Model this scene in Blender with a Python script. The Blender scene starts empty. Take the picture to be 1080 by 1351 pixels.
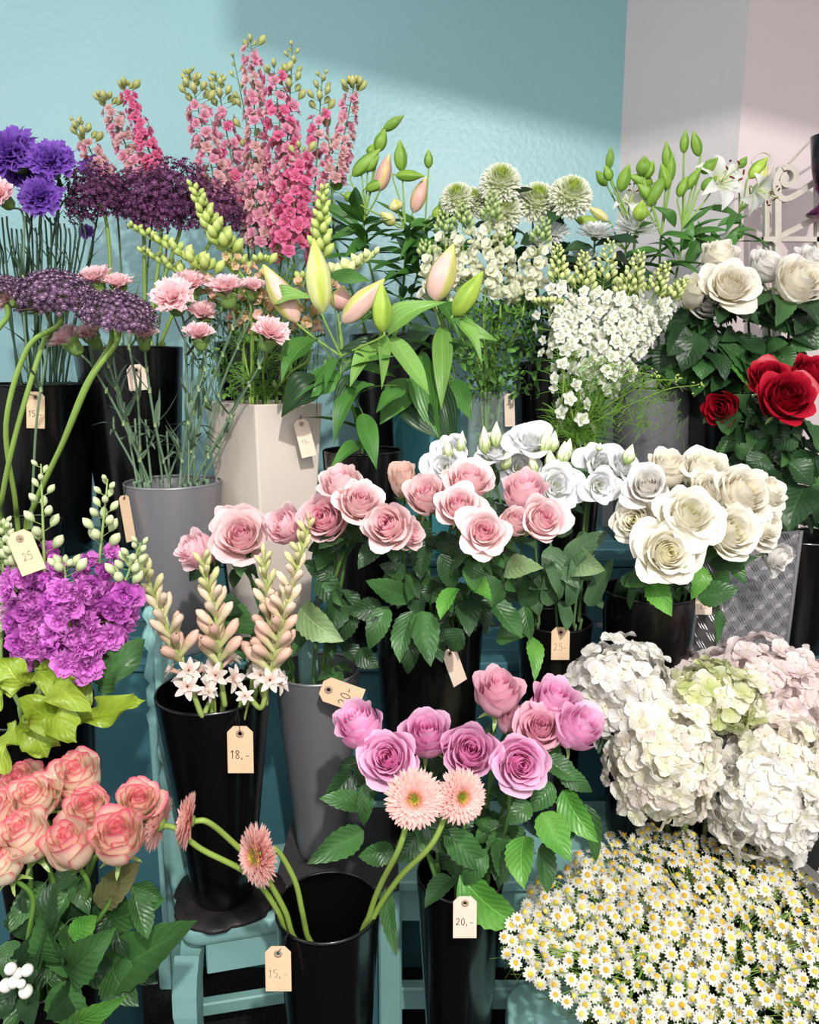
import bpy, math, random
import numpy as np
from mathutils import Vector, Matrix

# ------------------------------------------------------------------ camera, world, lights, exposure
SC = bpy.context.scene
COL = SC.collection
FPX = 1000.0
PITCH = math.radians(11.0)
CAM = np.array([0.0, 0.0, 1.42])
cd = bpy.data.cameras.new('camera'); cam = bpy.data.objects.new('camera', cd); COL.objects.link(cam)
cam.location = CAM; cam.rotation_euler = (math.pi/2 - PITCH, 0, 0)
cd.sensor_fit = 'HORIZONTAL'; cd.sensor_width = 36; cd.lens = FPX/1080*36; cd.clip_start = 0.05
SC.camera = cam
SC.view_settings.view_transform = 'Standard'; SC.view_settings.look = 'None'
SC.view_settings.gamma = 1; SC.view_settings.use_curve_mapping = False
SC.view_settings.exposure = 0.31
w = bpy.data.worlds.new('world'); SC.world = w; w.use_nodes = True
w.node_tree.nodes['Background'].inputs[0].default_value = (0.93, 0.96, 1.0, 1)
w.node_tree.nodes['Background'].inputs[1].default_value = 0.40

def area(name, loc, tgt, sx, sy, watts, col=(1, 1, 1)):
    l = bpy.data.lights.new(name, 'AREA'); l.shape = 'RECTANGLE'; l.size = sx; l.size_y = sy
    l.energy = watts; l.color = col
    o = bpy.data.objects.new(name, l); COL.objects.link(o); o.location = loc
    o.rotation_euler = (Vector(tgt)-Vector(loc)).to_track_quat('-Z', 'Y').to_euler()
    return o
area('front_fill_light', (0.5, -1.1, 2.3), (0.1, 1.5, 0.9), 2.4, 1.4, 40, (1.0, 0.985, 0.96))  # added area light for soft front fill, its source unseen
area('left_glare_light', (-2.4, -0.2, 2.9), (-0.5, 2.3, 1.5), 1.5, 1.1, 34, (0.97, 0.99, 1.0))  # area light added to put the broad glare on the left wall
KEY = np.array([0.35, -0.9, 2.75])
area('key_light', KEY, (0.25, 2.0, 1.1), 0.06, 0.06, 60, (1.0, 0.97, 0.93))  # small key light added for the crisp lit wall, no fitting in view
# ------------------------------------------------------------------ helpers
def ray(px, py):
    a = (px-540)/FPX; b = (py-675.5)/FPX; s, c = math.sin(PITCH), math.cos(PITCH)
    return np.array([a, c-b*s, -s-b*c])
def at(px, py, Y):                       # pixel of the 1080x1351 frame and a world Y give a world point
    r = ray(px, py); return CAM + r*(Y/r[1])
def at_z(px, py, z):
    r = ray(px, py); return CAM + r*((z-CAM[2])/r[2])
def mpp(P):                              # metres per pixel at a point
    d = P-CAM; return (d[1]*math.cos(PITCH)-d[2]*math.sin(PITCH))/FPX
def hexc(h):
    h = h.lstrip('#'); v = np.array([int(h[i:i+2], 16)/255 for i in (0, 2, 4)])
    return np.where(v <= 0.04045, v/12.92, ((v+0.055)/1.055)**2.4)
def mix(a, b, t):
    a = np.asarray(a, float); b = np.asarray(b, float); t = np.asarray(t, float)
    return a*(1-t[..., None])+b*t[..., None] if t.ndim else a*(1-t)+b*t
def unit(v):
    v = np.asarray(v, float); return v/max(1e-9, np.linalg.norm(v))
def sm(a, b, x):
    t = np.clip((x-a)/(b-a), 0, 1); return t*t*(3-2*t)
V3 = lambda *a: np.array(a, float)
UP = V3(0, 0, 1)
ORD = 'first second third fourth fifth sixth seventh eighth ninth tenth eleventh twelfth thirteenth fourteenth fifteenth sixteenth seventeenth eighteenth nineteenth twentieth'.split()
def fr(pos, z, roll=0.0, s=1.0, sz=None):  # 4x4 with local +Z along z
    z = unit(z); x = np.cross(UP if abs(z[2]) < .95 else V3(0, 1, 0), z); x = unit(x); y = np.cross(z, x)
    c, d = math.cos(roll), math.sin(roll)
    M = np.eye(4); M[:3, 0] = (x*c+y*d)*s; M[:3, 1] = (-x*d+y*c)*s; M[:3, 2] = z*(sz if sz else s); M[:3, 3] = pos
    return M
def frames(P, Z, roll, s):               # many at once
    P = np.asarray(P, float); Z = np.asarray(Z, float); n = len(P)
    Z = Z/np.linalg.norm(Z, axis=1)[:, None]
    ref = np.where(np.abs(Z[:, 2:3]) < .95, V3(0, 0, 1)[None], V3(0, 1, 0)[None])
    X = np.cross(ref, Z); X /= np.linalg.norm(X, axis=1)[:, None]; Y = np.cross(Z, X)
    roll = np.broadcast_to(roll, (n,)); s = np.broadcast_to(s, (n,))
    c = np.cos(roll)[:, None]; d = np.sin(roll)[:, None]
    M = np.zeros((n, 4, 4)); M[:, :3, 0] = (X*c+Y*d)*s[:, None]; M[:, :3, 1] = (-X*d+Y*c)*s[:, None]
    M[:, :3, 2] = Z*s[:, None]; M[:, :3, 3] = P; M[:, 3, 3] = 1
    return M
def grid_faces(nu, nv, wrap=False):
    i = np.arange(nv-1)[:, None]; j = np.arange(nu if wrap else nu-1)[None]
    j2 = (j+1) % nu
    a = i*nu+j; b = i*nu+j2; c = (i+1)*nu+j2; d = (i+1)*nu+j
    return np.stack([a, b, c, d], -1).reshape(-1, 4)

class MB:
    """collects vertices, faces, intrinsic colours and leaf coordinates; build() makes ONE mesh"""
    def __init__(s): s.v = []; s.f = []; s.c = []; s.u = []; s.m = []; s.n = 0
    def add(s, V, F, C=(1, 1, 1), U=None, mat=0, M=None):
        V = np.asarray(V, float).reshape(-1, 3)
        if M is not None: V = V@M[:3, :3].T+M[:3, 3]
        n = len(V); C = np.broadcast_to(np.asarray(C, float), (n, 3))
        U = np.zeros((n, 3)) if U is None else np.asarray(U, float).reshape(-1, 3)
        F = np.asarray(F, np.int64)
        s.v.append(V); s.c.append(C); s.u.append(U); s.f.append(F+s.n); s.m.append(np.full(len(F), mat)); s.n += n
        return s
    def tpl(s, T, M=None, mat=0, tint=None):
        V, F, C, U = T
        return s.add(V, F, C if tint is None else C*tint, U, mat, M)
    def many(s, T, Ms, tint=None, mat=0):
        V, F, C, U = T; n = len(Ms); k = len(V)
        W = np.einsum('nij,kj->nki', Ms[:, :3, :3], V)+Ms[:, None, :3, 3]
        CC = np.broadcast_to(C, (n, k, 3))
        if tint is not None: CC = CC*np.asarray(tint).reshape(n, 1, 3)
        FF = F[None]+(np.arange(n)*k)[:, None, None]
        return s.add(W.reshape(-1, 3), FF.reshape(-1, F.shape[1]), CC.reshape(-1, 3), np.broadcast_to(U, (n, k, 3)).reshape(-1, 3), mat)
    def get(s):
        return (np.concatenate(s.v), np.concatenate([f if f.shape[1] == 4 else np.c_[f, f[:, -1:]] for f in s.f]), np.concatenate(s.c), np.concatenate(s.u))
    def build(s, name, mats, smooth=True, off=None):
        me = bpy.data.meshes.new(name)
        V = np.concatenate(s.v)
        if off is not None: V = V-off
        C = np.concatenate(s.c); U = np.concatenate(s.u)
        loops = []; tot = []; mi = []
        for f, m in zip(s.f, s.m):
            if f.shape[1] == 4:
                deg = f[:, 2] == f[:, 3]
                if deg.any():
                    g = f[deg][:, :3]; loops.append(g.ravel()); tot.append(np.full(len(g), 3)); mi.append(m[deg]); f = f[~deg]; m = m[~deg]
            if len(f): loops.append(f.ravel()); tot.append(np.full(len(f), f.shape[1])); mi.append(m)
        L = np.concatenate(loops).astype(np.int32); T = np.concatenate(tot).astype(np.int32); MI = np.concatenate(mi).astype(np.int32)
        me.vertices.add(len(V)); me.vertices.foreach_set('co', V.astype(np.float32).ravel())
        me.loops.add(len(L)); me.loops.foreach_set('vertex_index', L)
        me.polygons.add(len(T)); st = np.concatenate([[0], np.cumsum(T)[:-1]]).astype(np.int32)
        me.polygons.foreach_set('loop_start', st); me.polygons.foreach_set('loop_total', T)
        me.polygons.foreach_set('material_index', MI)
        me.polygons.foreach_set('use_smooth', np.full(len(T), smooth))
        a = me.attributes.new('Col', 'FLOAT_COLOR', 'POINT'); a.data.foreach_set('color', np.c_[C, np.ones(len(C))].astype(np.float32).ravel())
        a = me.attributes.new('luv', 'FLOAT_VECTOR', 'POINT'); a.data.foreach_set('vector', U.astype(np.float32).ravel())
        for m in (mats if isinstance(mats, (list, tuple)) else [mats]): me.materials.append(m)
        me.update(calc_edges=True)
        return me

WM = {}
def setm(o, M, parentM=None):
    B = M if parentM is None else np.linalg.inv(parentM)@M
    o.matrix_basis = Matrix(B.tolist())
def tag(o, label=None, cat=None, group=None, kind=None):
    if label: o['label'] = label
    if cat: o['category'] = cat
    if group: o['group'] = group
    if kind: o['kind'] = kind
    return o
def new(name, data, M=None, parent=None, label=None, cat=None, group=None, kind=None):
    o = bpy.data.objects.new(name, data); COL.objects.link(o)
    M = np.eye(4) if M is None else M
    if parent is not None:
        o.parent = parent; setm(o, M, WM[parent.name])
    else: setm(o, M)
    WM[o.name] = M
    return tag(o, label, cat, group, kind)
def T4(p):
    M = np.eye(4); M[:3, 3] = p; return M
def thing(name, label, cat, base, group=None):
    o = new(name, None, T4(np.asarray(base, float)), None, label, cat, group); o.empty_display_size = .02
    return o
def part(name, mb, mats, parent, smooth=True, label=None, kind=None):   # world-space mesh builder -> child mesh
    M = WM[parent.name]
    me = mb.build(name, mats, smooth, off=M[:3, 3]) if np.allclose(M[:3, :3], np.eye(3)) else None
    if me is None:
        me = mb.build(name, mats, smooth); return new(name, me, np.eye(4), parent, label, kind=kind)
    return new(name, me, T4(M[:3, 3]), parent, label, kind=kind)
def struct(name, mb, mats, smooth=False):
    return new(name, mb.build(name, mats, smooth), None, None, kind='structure')

# ---- shapes
def catmull(P, n):
    P = np.asarray(P, float); P = np.vstack([2*P[0]-P[1], P, 2*P[-1]-P[-2]]); out = []
    m = len(P)-3
    for i in range(m):
        t = np.linspace(0, 1, n, endpoint=(i == m-1))[:, None]
        a, b, c, d = P[i:i+4]
        out.append(.5*((2*b)+(-a+c)*t+(2*a-5*b+4*c-d)*t*t+(-a+3*b-3*c+d)*t**3))
    return np.vstack(out)
def tube(mb, P, r0, r1=None, col=(1, 1, 1), sides=6, mat=0, cap=False, col2=None):
    P = np.asarray(P, float); n = len(P); r1 = r0 if r1 is None else r1
    if np.ndim(r0): R = np.asarray(r0, float)
    else: R = np.linspace(r0, r1, n)
    T = np.gradient(P, axis=0); T /= np.maximum(1e-9, np.linalg.norm(T, axis=1))[:, None]
    x = np.cross(T[0], UP if abs(T[0][2]) < .9 else V3(1, 0, 0)); X = [unit(x)]
    for i in range(1, n):
        x = X[-1]-T[i]*np.dot(X[-1], T[i]); X.append(unit(x))
    X = np.array(X); Y = np.cross(T, X); a = np.arange(sides)/sides*2*math.pi
    V = P[:, None]+R[:, None, None]*(np.cos(a)[None, :, None]*X[:, None]+np.sin(a)[None, :, None]*Y[:, None])
    C = np.asarray(col, float)
    if col2 is not None: C = np.repeat(mix(C, col2, np.linspace(0, 1, n)), sides, 0)
    mb.add(V.reshape(-1, 3), grid_faces(sides, n, True), C, mat=mat)
    if cap:
        for k in (0, n-1):
            V2 = np.vstack([V[k], P[k][None]]); j = np.arange(sides)
            F = np.stack([j, (j+1) % sides, np.full(sides, sides)], -1)
            mb.add(V2, F if k else F[:, ::-1], C if C.ndim == 1 else C[0], mat=mat)
    return mb
def lathe(mb, prof, center=(0, 0, 0), sides=40, col=(1, 1, 1), mat=0, M=None, flute=None):
    prof = np.asarray(prof, float); a = np.arange(sides)/sides*2*math.pi
    r = prof[:, 0][:, None]*np.ones(sides)[None]
    if flute is not None: r = r*(1+flute*np.cos(a*8)[None])
    V = np.stack([r*np.cos(a), r*np.sin(a), prof[:, 1][:, None]*np.ones(sides)], -1).reshape(-1, 3)+np.asarray(center)
    mb.add(V, grid_faces(sides, len(prof), True), col, mat=mat, M=M); return mb
def box(mb, lo, hi, col=(1, 1, 1), mat=0, M=None, bev=0.0):
    lo = np.asarray(lo, float); hi = np.asarray(hi, float)
    if bev <= 0:
        V = np.array([[x, y, z] for x in (lo[0], hi[0]) for y in (lo[1], hi[1]) for z in (lo[2], hi[2])])
        F = [[0, 1, 3, 2], [4, 6, 7, 5], [0, 4, 5, 1], [2, 3, 7, 6], [0, 2, 6, 4], [1, 5, 7, 3]]
        mb.add(V, F, col, mat=mat, M=M); return mb
    b = bev; ctr = (lo+hi)/2; h = (hi-lo)/2
    V = []; idx = {}
    for sx in (-1, 1):
        for sy in (-1, 1):
            for sz in (-1, 1):
                s = np.array([sx, sy, sz])
                for ax in range(3):
                    p = s*(h-b); p[ax] = s[ax]*h[ax]; idx[(sx, sy, sz, ax)] = len(V); V.append(ctr+p)
    F = []
    for ax in range(3):
        o1, o2 = (ax+1) % 3, (ax+2) % 3
        for sg in (-1, 1):
            q = []
            for (p, r) in ((-1, -1), (1, -1), (1, 1), (-1, 1)):
                s = [0, 0, 0]; s[ax] = sg; s[o1] = p; s[o2] = r; q.append(idx[(*s, ax)])
            F.append(q if sg > 0 else q[::-1])
        for p in (-1, 1):
            for r in (-1, 1):
                a = [0, 0, 0]; a[ax] = -1; a[o1] = p; a[o2] = r; c = list(a); c[ax] = 1
                q = [idx[(*a, o1)], idx[(*c, o1)], idx[(*c, o2)], idx[(*a, o2)]]
                F.append(q if p*r < 0 else q[::-1])
    mb.add(V, F, col, mat=mat, M=M)
    tr = []
    for sx in (-1, 1):
        for sy in (-1, 1):
            for sz in (-1, 1):
                t = [idx[(sx, sy, sz, k)] for k in range(3)]; tr.append(t if sx*sy*sz > 0 else t[::-1])
    mb.add(V, tr, col, mat=mat, M=M)
    return mb
def prism(mb, pts2, d0, d1, col=(1, 1, 1), M=None, mat=0):
    """outline in local XY extruded in Z"""
    p = np.asarray(pts2, float); n = len(p)
    V = np.vstack([np.c_[p, np.full(n, d0)], np.c_[p, np.full(n, d1)], [[*p.mean(0), d0]], [[*p.mean(0), d1]]])
    j = np.arange(n); k = (j+1) % n
    mb.add(V, np.stack([j, k, k+n, j+n], -1), col, M=M, mat=mat)
    mb.add(V, np.stack([k, j, np.full(n, 2*n)], -1), col, M=M, mat=mat)
    mb.add(V, np.stack([j+n, k+n, np.full(n, 2*n+1)], -1), col, M=M, mat=mat)
    return mb

# ------------------------------------------------------------------ materials
def mat_new(name):
    m = bpy.data.materials.new(name); m.use_nodes = True; nt = m.node_tree; return m, nt, nt.nodes, nt.links, nt.nodes['Principled BSDF']
def flesh(name, rough=.5, trans=.25, nscale=90, namt=.10, bump=.12, spec=.35, veins=False, sheen=0.0):
    m, nt, N, L, P = mat_new(name)
    at_ = N.new('ShaderNodeAttribute'); at_.attribute_name = 'Col'
    tc = N.new('ShaderNodeTexCoord'); no = N.new('ShaderNodeTexNoise'); no.inputs['Scale'].default_value = nscale if veins else 6
    L.new(tc.outputs['Object'], no.inputs['Vector'])
    mr = N.new('ShaderNodeMapRange'); mr.inputs[3].default_value = 1-namt; mr.inputs[4].default_value = 1+namt; mr.inputs[1].default_value = .3; mr.inputs[2].default_value = .7
    L.new(no.outputs['Fac'], mr.inputs[0])
    mul = N.new('ShaderNodeVectorMath'); mul.operation = 'SCALE'; L.new(at_.outputs['Color'], mul.inputs[0]); L.new(mr.outputs[0], mul.inputs['Scale'])
    out = mul.outputs[0]; height = None
    if veins:
        lu = N.new('ShaderNodeAttribute'); lu.attribute_name = 'luv'; sp = N.new('ShaderNodeSeparateXYZ'); L.new(lu.outputs['Vector'], sp.inputs[0])
        def mth(op, a, b=None, cl=False):
            q = N.new('ShaderNodeMath'); q.operation = op; q.use_clamp = cl
            for i, x in enumerate((a, b)):
                if x is None: continue
                if isinstance(x, (int, float)): q.inputs[i].default_value = x
                else: L.new(x, q.inputs[i])
            return q.outputs[0]
        au = mth('ABSOLUTE', sp.outputs[0])
        pin = mth('SUBTRACT', mth('MULTIPLY', sp.outputs[1], 8.0), mth('MULTIPLY', au, 2.6))
        par = mth('MULTIPLY', sp.outputs[0], 4.0)
        kind = sp.outputs[2]
        co = mth('ADD', mth('MULTIPLY', pin, mth('SUBTRACT', 1.0, kind)), mth('MULTIPLY', par, kind))
        fx = mth('ABSOLUTE', mth('SUBTRACT', mth('FRACT', co), .5))        # 0 at mid, .5 at lines
        line = mth('MULTIPLY', mth('SUBTRACT', fx, .40), 10.0, True)
        mid = mth('SUBTRACT', 1.0, mth('MULTIPLY', au, 14.0), True)
        vein = mth('MAXIMUM', mth('MULTIPLY', line, .38), mid)
        vein = mth('MULTIPLY', vein, .6)
        mx = N.new('ShaderNodeMix'); mx.data_type = 'RGBA'; L.new(vein, mx.inputs[0]); L.new(out, mx.inputs[6])
        li = N.new('ShaderNodeVectorMath'); li.operation = 'MULTIPLY_ADD'; L.new(out, li.inputs[0]); li.inputs[1].default_value = (1.8, 1.5, 1.6); li.inputs[2].default_value = (.02, .03, .01)
        L.new(li.outputs[0], mx.inputs[7]); out = mx.outputs[2]; height = mth('SUBTRACT', fx, mth('MULTIPLY', mid, .8))
    bp = N.new('ShaderNodeBump'); bp.inputs['Strength'].default_value = bump; bp.inputs['Distance'].default_value = .002
    if height is not None: L.new(height, bp.inputs['Height'])
    else:
        n2 = N.new('ShaderNodeTexNoise'); n2.inputs['Scale'].default_value = nscale; L.new(tc.outputs['Object'], n2.inputs['Vector']); L.new(n2.outputs['Fac'], bp.inputs['Height'])
    L.new(out, P.inputs['Base Color']); L.new(bp.outputs[0], P.inputs['Normal'])
    P.inputs['Roughness'].default_value = rough; P.inputs['Specular IOR Level'].default_value = spec
    if sheen: P.inputs['Sheen Weight'].default_value = sheen; P.inputs['Sheen Roughness'].default_value = .5
    if trans > 0:
        t = N.new('ShaderNodeBsdfTranslucent'); L.new(out, t.inputs['Color']); ms = N.new('ShaderNodeMixShader'); ms.inputs[0].default_value = trans
        L.new(P.outputs[0], ms.inputs[1]); L.new(t.outputs[0], ms.inputs[2]); L.new(ms.outputs[0], N['Material Output'].inputs[0])
    return m
M_PET = flesh('petal', .55, .42, 30, .05, .10, .25)
M_PETV = flesh('velvet_petal', .45, .22, 30, .08, .10, .4)
M_LEAF = flesh('leaf', .38, .18, 25, .14, .55, .45, veins=True)
M_STEM = flesh('stem', .5, 0, 60, .12, .1, .35)
M_BUD = flesh('bud', .45, .12, 40, .08, .1, .35)

def simple(name, col, rough=.5, metal=0, spec=.5, noise=None, bump=None, coat=0, stretch=None, col2=None):
    m, nt, N, L, P = mat_new(name)
    c = hexc(col); P.inputs['Base Color'].default_value = (*c, 1); P.inputs['Roughness'].default_value = rough
    P.inputs['Metallic'].default_value = metal; P.inputs['Specular IOR Level'].default_value = spec; P.inputs['Coat Weight'].default_value = coat; P.inputs['Coat Roughness'].default_value = .1
    tc = N.new('ShaderNodeTexCoord'); mp = N.new('ShaderNodeMapping'); L.new(tc.outputs['Object'], mp.inputs[0])
    if stretch: mp.inputs['Scale'].default_value = stretch
    if noise:
        n = N.new('ShaderNodeTexNoise'); n.inputs['Scale'].default_value = noise[0]; n.inputs['Detail'].default_value = 4; L.new(mp.outputs[0], n.inputs[0])
        r = N.new('ShaderNodeMapRange'); r.inputs[1].default_value = .35; r.inputs[2].default_value = .65; L.new(n.outputs['Fac'], r.inputs[0])
        mx = N.new('ShaderNodeMix'); mx.data_type = 'RGBA'; L.new(r.outputs[0], mx.inputs[0])
        d = hexc(col2) if col2 else c*(1-noise[1])
        mx.inputs[6].default_value = (*d, 1); mx.inputs[7].default_value = (*c, 1); L.new(mx.outputs[2], P.inputs['Base Color'])
    if bump:
        n = N.new('ShaderNodeTexNoise'); n.inputs['Scale'].default_value = bump[0]; n.inputs['Detail'].default_value = 3; L.new(mp.outputs[0], n.inputs[0])
        b = N.new('ShaderNodeBump'); b.inputs['Strength'].default_value = bump[1]; b.inputs['Distance'].default_value = .004; L.new(n.outputs['Fac'], b.inputs['Height']); L.new(b.outputs[0], P.inputs['Normal'])
    return m
M_WALL = simple('teal_wall_paint', '#8CB5B8', .38, 0, .4, (1.2, .08), (55, .35))
M_WHITEWALL = simple('white_wall_paint', '#C8C2C2', .6, 0, .3, (2, .05), (38, .45))
M_PINKWALL = simple('warm_white_wall_paint', '#D6C5C5', .6, 0, .3, (2, .05), (38, .3))
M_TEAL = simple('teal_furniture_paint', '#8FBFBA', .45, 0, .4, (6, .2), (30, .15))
M_TEALD = simple('shade_darkened_teal_paint', '#41717A', .5, 0, .4, (3, .2), (40, .12))  # teal paint darkened: shade around the back tiers put into the colour
M_CARPET = simple('dark_carpet', '#2A2829', .95, 0, .1, (160, .6), (220, .9))
M_BLACK = simple('black_plastic', '#0B0A0B', .22, 0, .5, (14, .3), (25, .06), .25, (1, 1, .15))
M_BLACKIN = simple('black_plastic_inside', '#060606', .35, 0, .4, (20, .3), None, 0)
M_GREY = simple('grey_bucket', '#8B898D', .42, .35, .4, (9, .18), (60, .08), 0, (1, 1, .12))
M_DGREY = simple('dark_grey_bucket', '#8A888D', .40, .45, .4, (9, .25), (60, .08), 0, (1, 1, .12))
M_CREAM = simple('cream_ceramic', '#D8CCC0', .5, 0, .4, (7, .10), (12, .1), 0, (1, 1, .3))
M_TAG = simple('manila_card', '#E2C3A0', .8, 0, .2, (40, .08))
M_TAGP = simple('pale_card', '#E6D0BC', .8, 0, .2, (40, .08))
M_INK = simple('pencil_ink', '#4A3C36', .7)
M_INKF = simple('faint_pencil', '#A98F7A', .8)
M_EYE = simple('card_eyelet', '#A98B78', .7)
M_STRING = simple('black_thread', '#151313', .7)
M_ALU = simple('aluminium', '#B4B0B2', .33, .75, .5, (12, .15), (50, .1))
M_SAUCER = simple('worn_black_rubber', '#141213', .5, 0, .4, (22, .5), (35, .5), 0, None, '#2A2525')
M_TRAY = simple('dark_grey_tray', '#4A4849', .55, .1, .4, (15, .2))
M_BENCH = simple('cream_metal_paint', '#C9C0B4', .45, .1, .4, (12, .2), (60, .2))
M_TEALB = simple('teal_bucket_plastic', '#3F7F86', .25, 0, .5)
M_WOOD = simple('brown_wood', '#6E5448', .6, 0, .3, (30, .3), None, 0, (1, 1, 8))
def glassy(name, col, rough, ior=1.45):
    m, nt, N, L, P = mat_new(name); P.inputs['Base Color'].default_value = (*hexc(col), 1); P.inputs['Transmission Weight'].default_value = 1
    P.inputs['Roughness'].default_value = rough; P.inputs['IOR'].default_value = ior
    return m
M_GLASS, nt_, N_, L_, P_ = mat_new('clear_glass')
P_.inputs['Base Color'].default_value = (.8, .9, .88, 1); P_.inputs['Roughness'].default_value = .05
lw_ = N_.new('ShaderNodeLayerWeight'); lw_.inputs[0].default_value = .35; tr_ = N_.new('ShaderNodeBsdfTransparent'); tr_.inputs[0].default_value = (.84, .93, .91, 1)
mr_ = N_.new('ShaderNodeMapRange'); mr_.inputs[3].default_value = .10; mr_.inputs[4].default_value = .75; L_.new(lw_.outputs['Facing'], mr_.inputs[0])
mx_ = N_.new('ShaderNodeMixShader'); L_.new(mr_.outputs[0], mx_.inputs[0]); L_.new(tr_.outputs[0], mx_.inputs[1]); L_.new(P_.outputs[0], mx_.inputs[2]); L_.new(mx_.outputs[0], N_['Material Output'].inputs[0])
M_PURPLE = glassy('purple_glass', '#6A1F55', .03)
M_CELLO = glassy('cellophane', '#FFFFFF', .1, 1.15)
# ------------------------------------------------------------------ plant pieces (templates are (V, F, C, U) arrays)
rs = np.random.RandomState
def sheet(nu, nv): 
    u = np.linspace(-1, 1, nu)[None, :]*np.ones((nv, 1)); v = np.linspace(0, 1, nv)[:, None]*np.ones((1, nu)); return u, v
def tpl_of(mb): return mb.get()

# --- leaves
LEAFPAL = {'rose': ('#33572C', '#44703A'), 'dark': ('#243F24', '#31512D'), 'lily': ('#3E6E2C', '#4F8238'), 'lilyl': ('#6F9B45', '#7FA955'),
           'lis': ('#4A6B45', '#5D7F58'), 'lime': ('#829B2A', '#93A93A'), 'grey': ('#5E7A5E', '#7A917A'), 'brown': ('#6E7048', '#7E7A50'), 'fresh': ('#4F8A35', '#62993F'),
           'pale': ('#7E9A66', '#8FA878')}
_leaf = {}
def leaf_mesh(kind, pal, var):
    key = (kind, pal, var)
    if key in _leaf: return _leaf[key]
    r = rs(hash(kind) % 1000 if False else sum(map(ord, kind))+var*17)
    par = 0.0
    if kind == 'rose': nu, nv = 7, 17
    elif kind in ('lily', 'strap'): nu, nv, par = 7, 15, 1.0
    elif kind == 'wave': nu, nv = 9, 21
    else: nu, nv = 7, 13
    u, v = sheet(nu, nv)
    if kind == 'rose':
        w = np.sin(np.pi*v**.78)**.85*(1-.12*v); w[-1] = 0
        ser = 1+.055*np.where(np.arange(nv) % 2 == 0, 1, -1)[:, None]*(np.abs(u) > .9)*(v > .05)*(v < .97)
        w = w*ser
    elif kind == 'lily': w = np.sin(np.pi*v**.72)**.9*(1-v**6*.3)
    elif kind == 'strap': w = (1-v)**.6*np.clip(v*12+.5, 0, 1)
    elif kind == 'wave': w = np.sin(np.pi*v**1.1)**.6*(.9+.2*v)
    else: w = np.sin(np.pi*v**.7)**.7
    fold = {0: .22, 1: .35, 2: .12, 3: .28}[var % 4]; arch = {0: .10, 1: .02, 2: .16, 3: -.06}[var % 4]
    droop = {0: .05, 1: .15, 2: .2, 3: 0.0}[var % 4]
    if kind == 'lily': droop = [.1, .3, .0, .45][var % 4]; arch = [.12, .2, .05, .25][var % 4]
    if kind == 'strap': droop = [.3, .8, .1, .5][var % 4]; arch = .15
    x = u*w; y = v+0*u
    z = fold*np.abs(u)*w*.5+arch*np.sin(np.pi*v)-droop*v**2
    ph = r.rand(4)*6
    if kind == 'wave':
        z = z+.20*np.abs(u)**1.5*np.sin(v*13+ph[0]+u*1.2)*w+.07*np.sin(v*7+ph[1])
        y = y+.06*np.abs(u)*np.cos(v*13+ph[0])
    else: z = z+.05*np.abs(u)*np.sin(v*9+ph[0]+np.sign(u)*1.3)*w
    x = x+.06*np.sin(v*3+ph[2])*v
    V = np.stack([x, y, z], -1).reshape(-1, 3)
    a, b = map(hexc, LEAFPAL[pal]); t = np.clip(.5+.5*np.sin(ph[3]+v*3+u), 0, 1)
    C = mix(a, b, t.ravel())*(0.9+.2*r.rand())
    U = np.stack([u, v, np.full_like(u, par)], -1).reshape(-1, 3)
    mb = MB().add(V, grid_faces(nu, nv), C, U)
    _leaf[key] = mb.build('leaf', M_LEAF); return _leaf[key]
def leaf(parent, a, b, wid, kind='rose', pal='rose', var=0, nrm=None, roll=0.0, name='leaf'):
    """leaf from world point a to tip b; wid = full width in metres"""
    a = np.asarray(a, float); d = np.asarray(b, float)-a; L = np.linalg.norm(d); y = d/L
    n = V3(0, -.75, .65) if nrm is None else np.asarray(nrm, float)
    n = n-y*np.dot(n, y)
    if np.linalg.norm(n) < .05: n = V3(1, 0, 0)-y*y[0]
    n = unit(n); x = np.cross(y, n)
    c, s = math.cos(roll), math.sin(roll); x, n = x*c+n*s, n*c-x*s
    M = np.eye(4); M[:3, 0] = x*wid/2; M[:3, 1] = y*L; M[:3, 2] = n*min(L, wid*1.6); M[:3, 3] = a
    return new(name, leaf_mesh(kind, pal, var), M, parent)

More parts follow.
